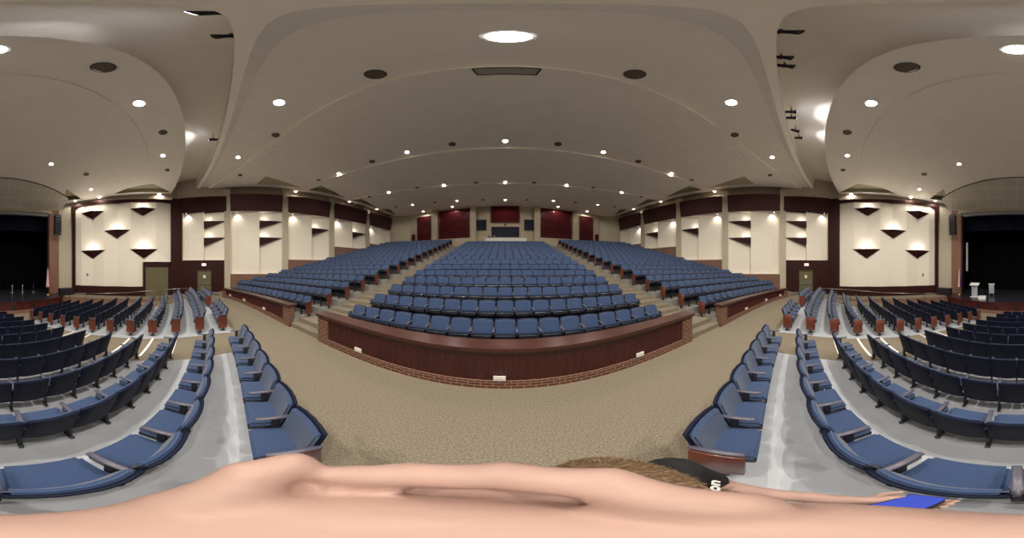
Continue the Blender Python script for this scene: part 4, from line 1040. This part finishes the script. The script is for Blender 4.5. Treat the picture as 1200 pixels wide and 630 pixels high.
# right fist below the camera: palm, four curled fingers, thumb from the side of the palm
prims += [('e', (-.008, .008, G-.062), (.036, .032, .050)), ('e', (.010, -.002, G-.062), (.026, .024, .046)), ('c', [((-.020, .02, 2.165), .028), ((-.008, .012, G-.08), .031)]), ('c', [((-.043, .018, G-.048), .021), ((-.05, .05, 2.10), .03)]), ('c', [((-.02, .045, G-.075), .02), ((-.075, .075, 2.02), .036)])]
for i, (dz, rr, sc_) in enumerate(((0, .0115, 1.0), (-.026, .0115, 1.05), (-.051, .011, 1.0), (-.075, .0095, .9))):
    z = G-.018+dz
    prims.append(('c', [((.024, .006, z), rr*1.1), ((.026*sc_, .036*sc_, z+.003), rr*1.05), ((.0, .050*sc_, z+.004), rr), ((-.028*sc_, .044*sc_, z), rr*.94), ((-.042*sc_, .030*sc_, z-.003), rr*.85)]))
prims.append(('c', [((.004, -.006, G-.050), .017), ((-.028, -.008, G-.026), .0145), ((-.049, .0, G-.014), .0125), ((-.057, .016, G-.014), .0105)]))
# left hand around the phone
ph = Vector((.125, -.165, 1.40))
prims.append(('e', (.165, -.165, 1.375), (.032, .036, .018)))
for i in range(4):
    yk = -.205+.020*i
    prims.append(('c', [((.165, yk+.01, 1.368), .0095), ((.125, yk-.004, 1.362), .009), ((.088, yk-.002, 1.372), .0085), ((.080, yk, 1.395), .0075)]))
prims.append(('c', [((.185, -.15, 1.378), .013), ((.192, -.180, 1.398), .0105), ((.178, -.205, 1.412), .0085)]))
person = remesh('person', prims, .0042, M['skin'], smooth_it=2)
tag(person, 'person in a dark shirt standing below the camera, one fist raised, looking at a phone', 'person')
# clothes
tor = [('c', [((hx-.13, .175, 1.555), .088), ((hx+.13, .175, 1.555), .088)]), ('c', [((hx-.095, .165, 1.42), .118), ((hx+.095, .165, 1.42), .118)]), ('c', [((hx-.085, .165, 1.22), .117), ((hx+.085, .165, 1.22), .117)]), ('c', [((hx-.09, .17, .98), .122), ((hx+.09, .17, .98), .122)]),
 ('c', [((hx-.10, .165, 1.5), .1), ((hx-.09, .165, 1.0), .118)]), ('c', [((hx+.10, .165, 1.5), .1), ((hx+.09, .165, 1.0), .118)]), ('c', [((hx, .165, 1.5), .1), ((hx, .165, 1.0), .118)]),
 ('c', [((hx-.12, .18, 1.57), .08), (shR, .074), ((-.095, .148, 1.74), .066)]), ('c', [((hx+.12, .18, 1.57), .08), (shL, .074), ((.325, .13, 1.41), .068)]),
 ('c', [((hx, hy+.035, 1.63), .068), ((hx, .17, 1.57), .085)])]
shirt = remesh('t_shirt', tor, .008, M['shirt'], person, 6); shirt['label'] = 'charcoal short-sleeved shirt with small white lettering'
legs = [('c', [((hx-.07, .17, 1.0), .117), ((hx+.07, .17, 1.0), .117)])]
for k in (-1, 1): legs.append(('c', [((hx+k*.09, .17, .95), .108), ((hx+k*.10, .155, .54), .078), ((hx+k*.10, .17, .36), .074), ((hx+k*.105, .175, .10), .062)]))
remesh('trousers', legs, .009, M['jeans'], person, 5)
for k in (-1, 1):
    remesh('shoe', [('c', [((hx+k*.105, .185, .055), .046), ((hx+k*.125, .01, .042), .040)]), ('e', ((hx+k*.105), .19, .07), (.045, .055, .05))], .006, M['shoe'], person, 3)
for k in (-1, 1):
    q = MB(); mx = Matrix.Translation((hx+k*.030, hy-.078, hz+.012))
    bm = bmesh.new(); bmesh.ops.create_uvsphere(bm, u_segments=16, v_segments=10, radius=.0115, matrix=mx); me = bpy.data.meshes.new('eye'); bm.to_mesh(me); bm.free(); me.materials.append(M['eye']); me.shade_smooth()
    e = bpy.data.objects.new('eye', me); COL.objects.link(e); e.parent = person
    q = MB(); q.cyl((hx+k*.030, hy-.0885, hz+.010), (hx+k*.030, hy-.0900, hz+.0098), .005, n=14); i_ = q.build('iris', M['iris']); i_.parent = e
    q = MB(); q.cyl((hx+k*.018, hy-.098, hz+.034), (hx+k*.045, hy-.090, hz+.036), .004, .003, 8); q.build('eyebrow', M['hair'], person)
remesh('mouth', [('e', (hx, hy-.0995, hz-.057), (.021, .005, .0035)), ('e', (hx, hy-.0985, hz-.065), (.018, .005, .0045))], .0022, M['lip'], person, 2)
# hair: cap plus strands
cap = [('e', (hx, hy+.012, hz+.022), (.084, .102, .108)), ('e', (hx, hy+.035, hz-.02), (.078, .078, .085))]
hair = remesh('hair', cap, .005, M['hair'], person, 2)
bm = bmesh.new(); bm.from_mesh(hair.data)
for v in list(bm.verts):                   # keep the scalp part only
    p = v.co
    if (p.y < hy-.062 and p.z < hz+.062) or (p.z < hz-.02 and p.y < hy+.02) or p.z < hz-.085: bm.verts.remove(v)
bm.to_mesh(hair.data); bm.free()
rs = random.Random(3); q = MB(); hc = Vector((hx, hy+.012, hz+.022))
crown = Vector((hx, hy+.05, hz+.11))
for i in range(5200):
    u = rs.uniform(-1, 1); th = rs.uniform(0, 2*PI); n = Vector((math.sqrt(1-u*u)*math.cos(th), math.sqrt(1-u*u)*math.sin(th), u))
    if n.z < -.35 or (n.y < -.6 and n.z < .45) or (n.y < .1 and n.z < -.1): continue
    p = hc+Vector((n.x*.083, n.y*.101, n.z*.107)); nn = Vector((n.x/.083, n.y/.101, n.z/.107)).normalized()
    fl = (p-crown); fl = (fl-nn*fl.dot(nn)); fl = fl.normalized() if fl.length > 1e-4 else nn.orthogonal()
    sw = nn.cross(fl)*.5; d1 = (fl+sw+nn*.35+Vector((rs.gauss(0, .25), rs.gauss(0, .25), rs.gauss(0, .2)))).normalized()
    d2 = (d1-nn*.35).normalized(); L = rs.uniform(.014, .028); wd = nn.cross(d1).normalized()*rs.uniform(.0006, .0011)
    a = p-nn*.001; b = a+d1*L*.5; c = b+d2*L*.5
    q.add([tuple(a-wd), tuple(a+wd), tuple(b+wd*.8), tuple(b-wd*.8), tuple(c)], [(0, 1, 2, 3), (3, 2, 4)], 0)
st = q.build('hair_strands', [mat('hair_strand', (.17, .105, .055), .5, .4, noise=.55, nscale=140)], person)
# lettering on the shirt
cu = bpy.data.curves.new('shirt_lettering', 'FONT'); cu.body = 'on'; cu.size = .06; cu.extrude = .001; cu.offset = .0018
tx = text_mesh('shirt_lettering', cu, M['white']); tx.parent = shirt; tx.location = (.235, .062, 1.515); tx.rotation_euler = (R(62), 0, R(14))
# phone
t = empty('phone', ph); t.rotation_euler = (R(34), 0, R(8))
q = MB(); q.box((-.034, -.068, -.005), (.034, .068, .005)); q.build('phone_case', M['iron'], t, bevel=.003)
q = MB(); q.box((-.030, -.062, .005), (.030, .062, .0056)); q.build('screen', M['phone_screen'], t)
tag(t, 'phone with a blue lit screen held low in front of the person', 'phone')
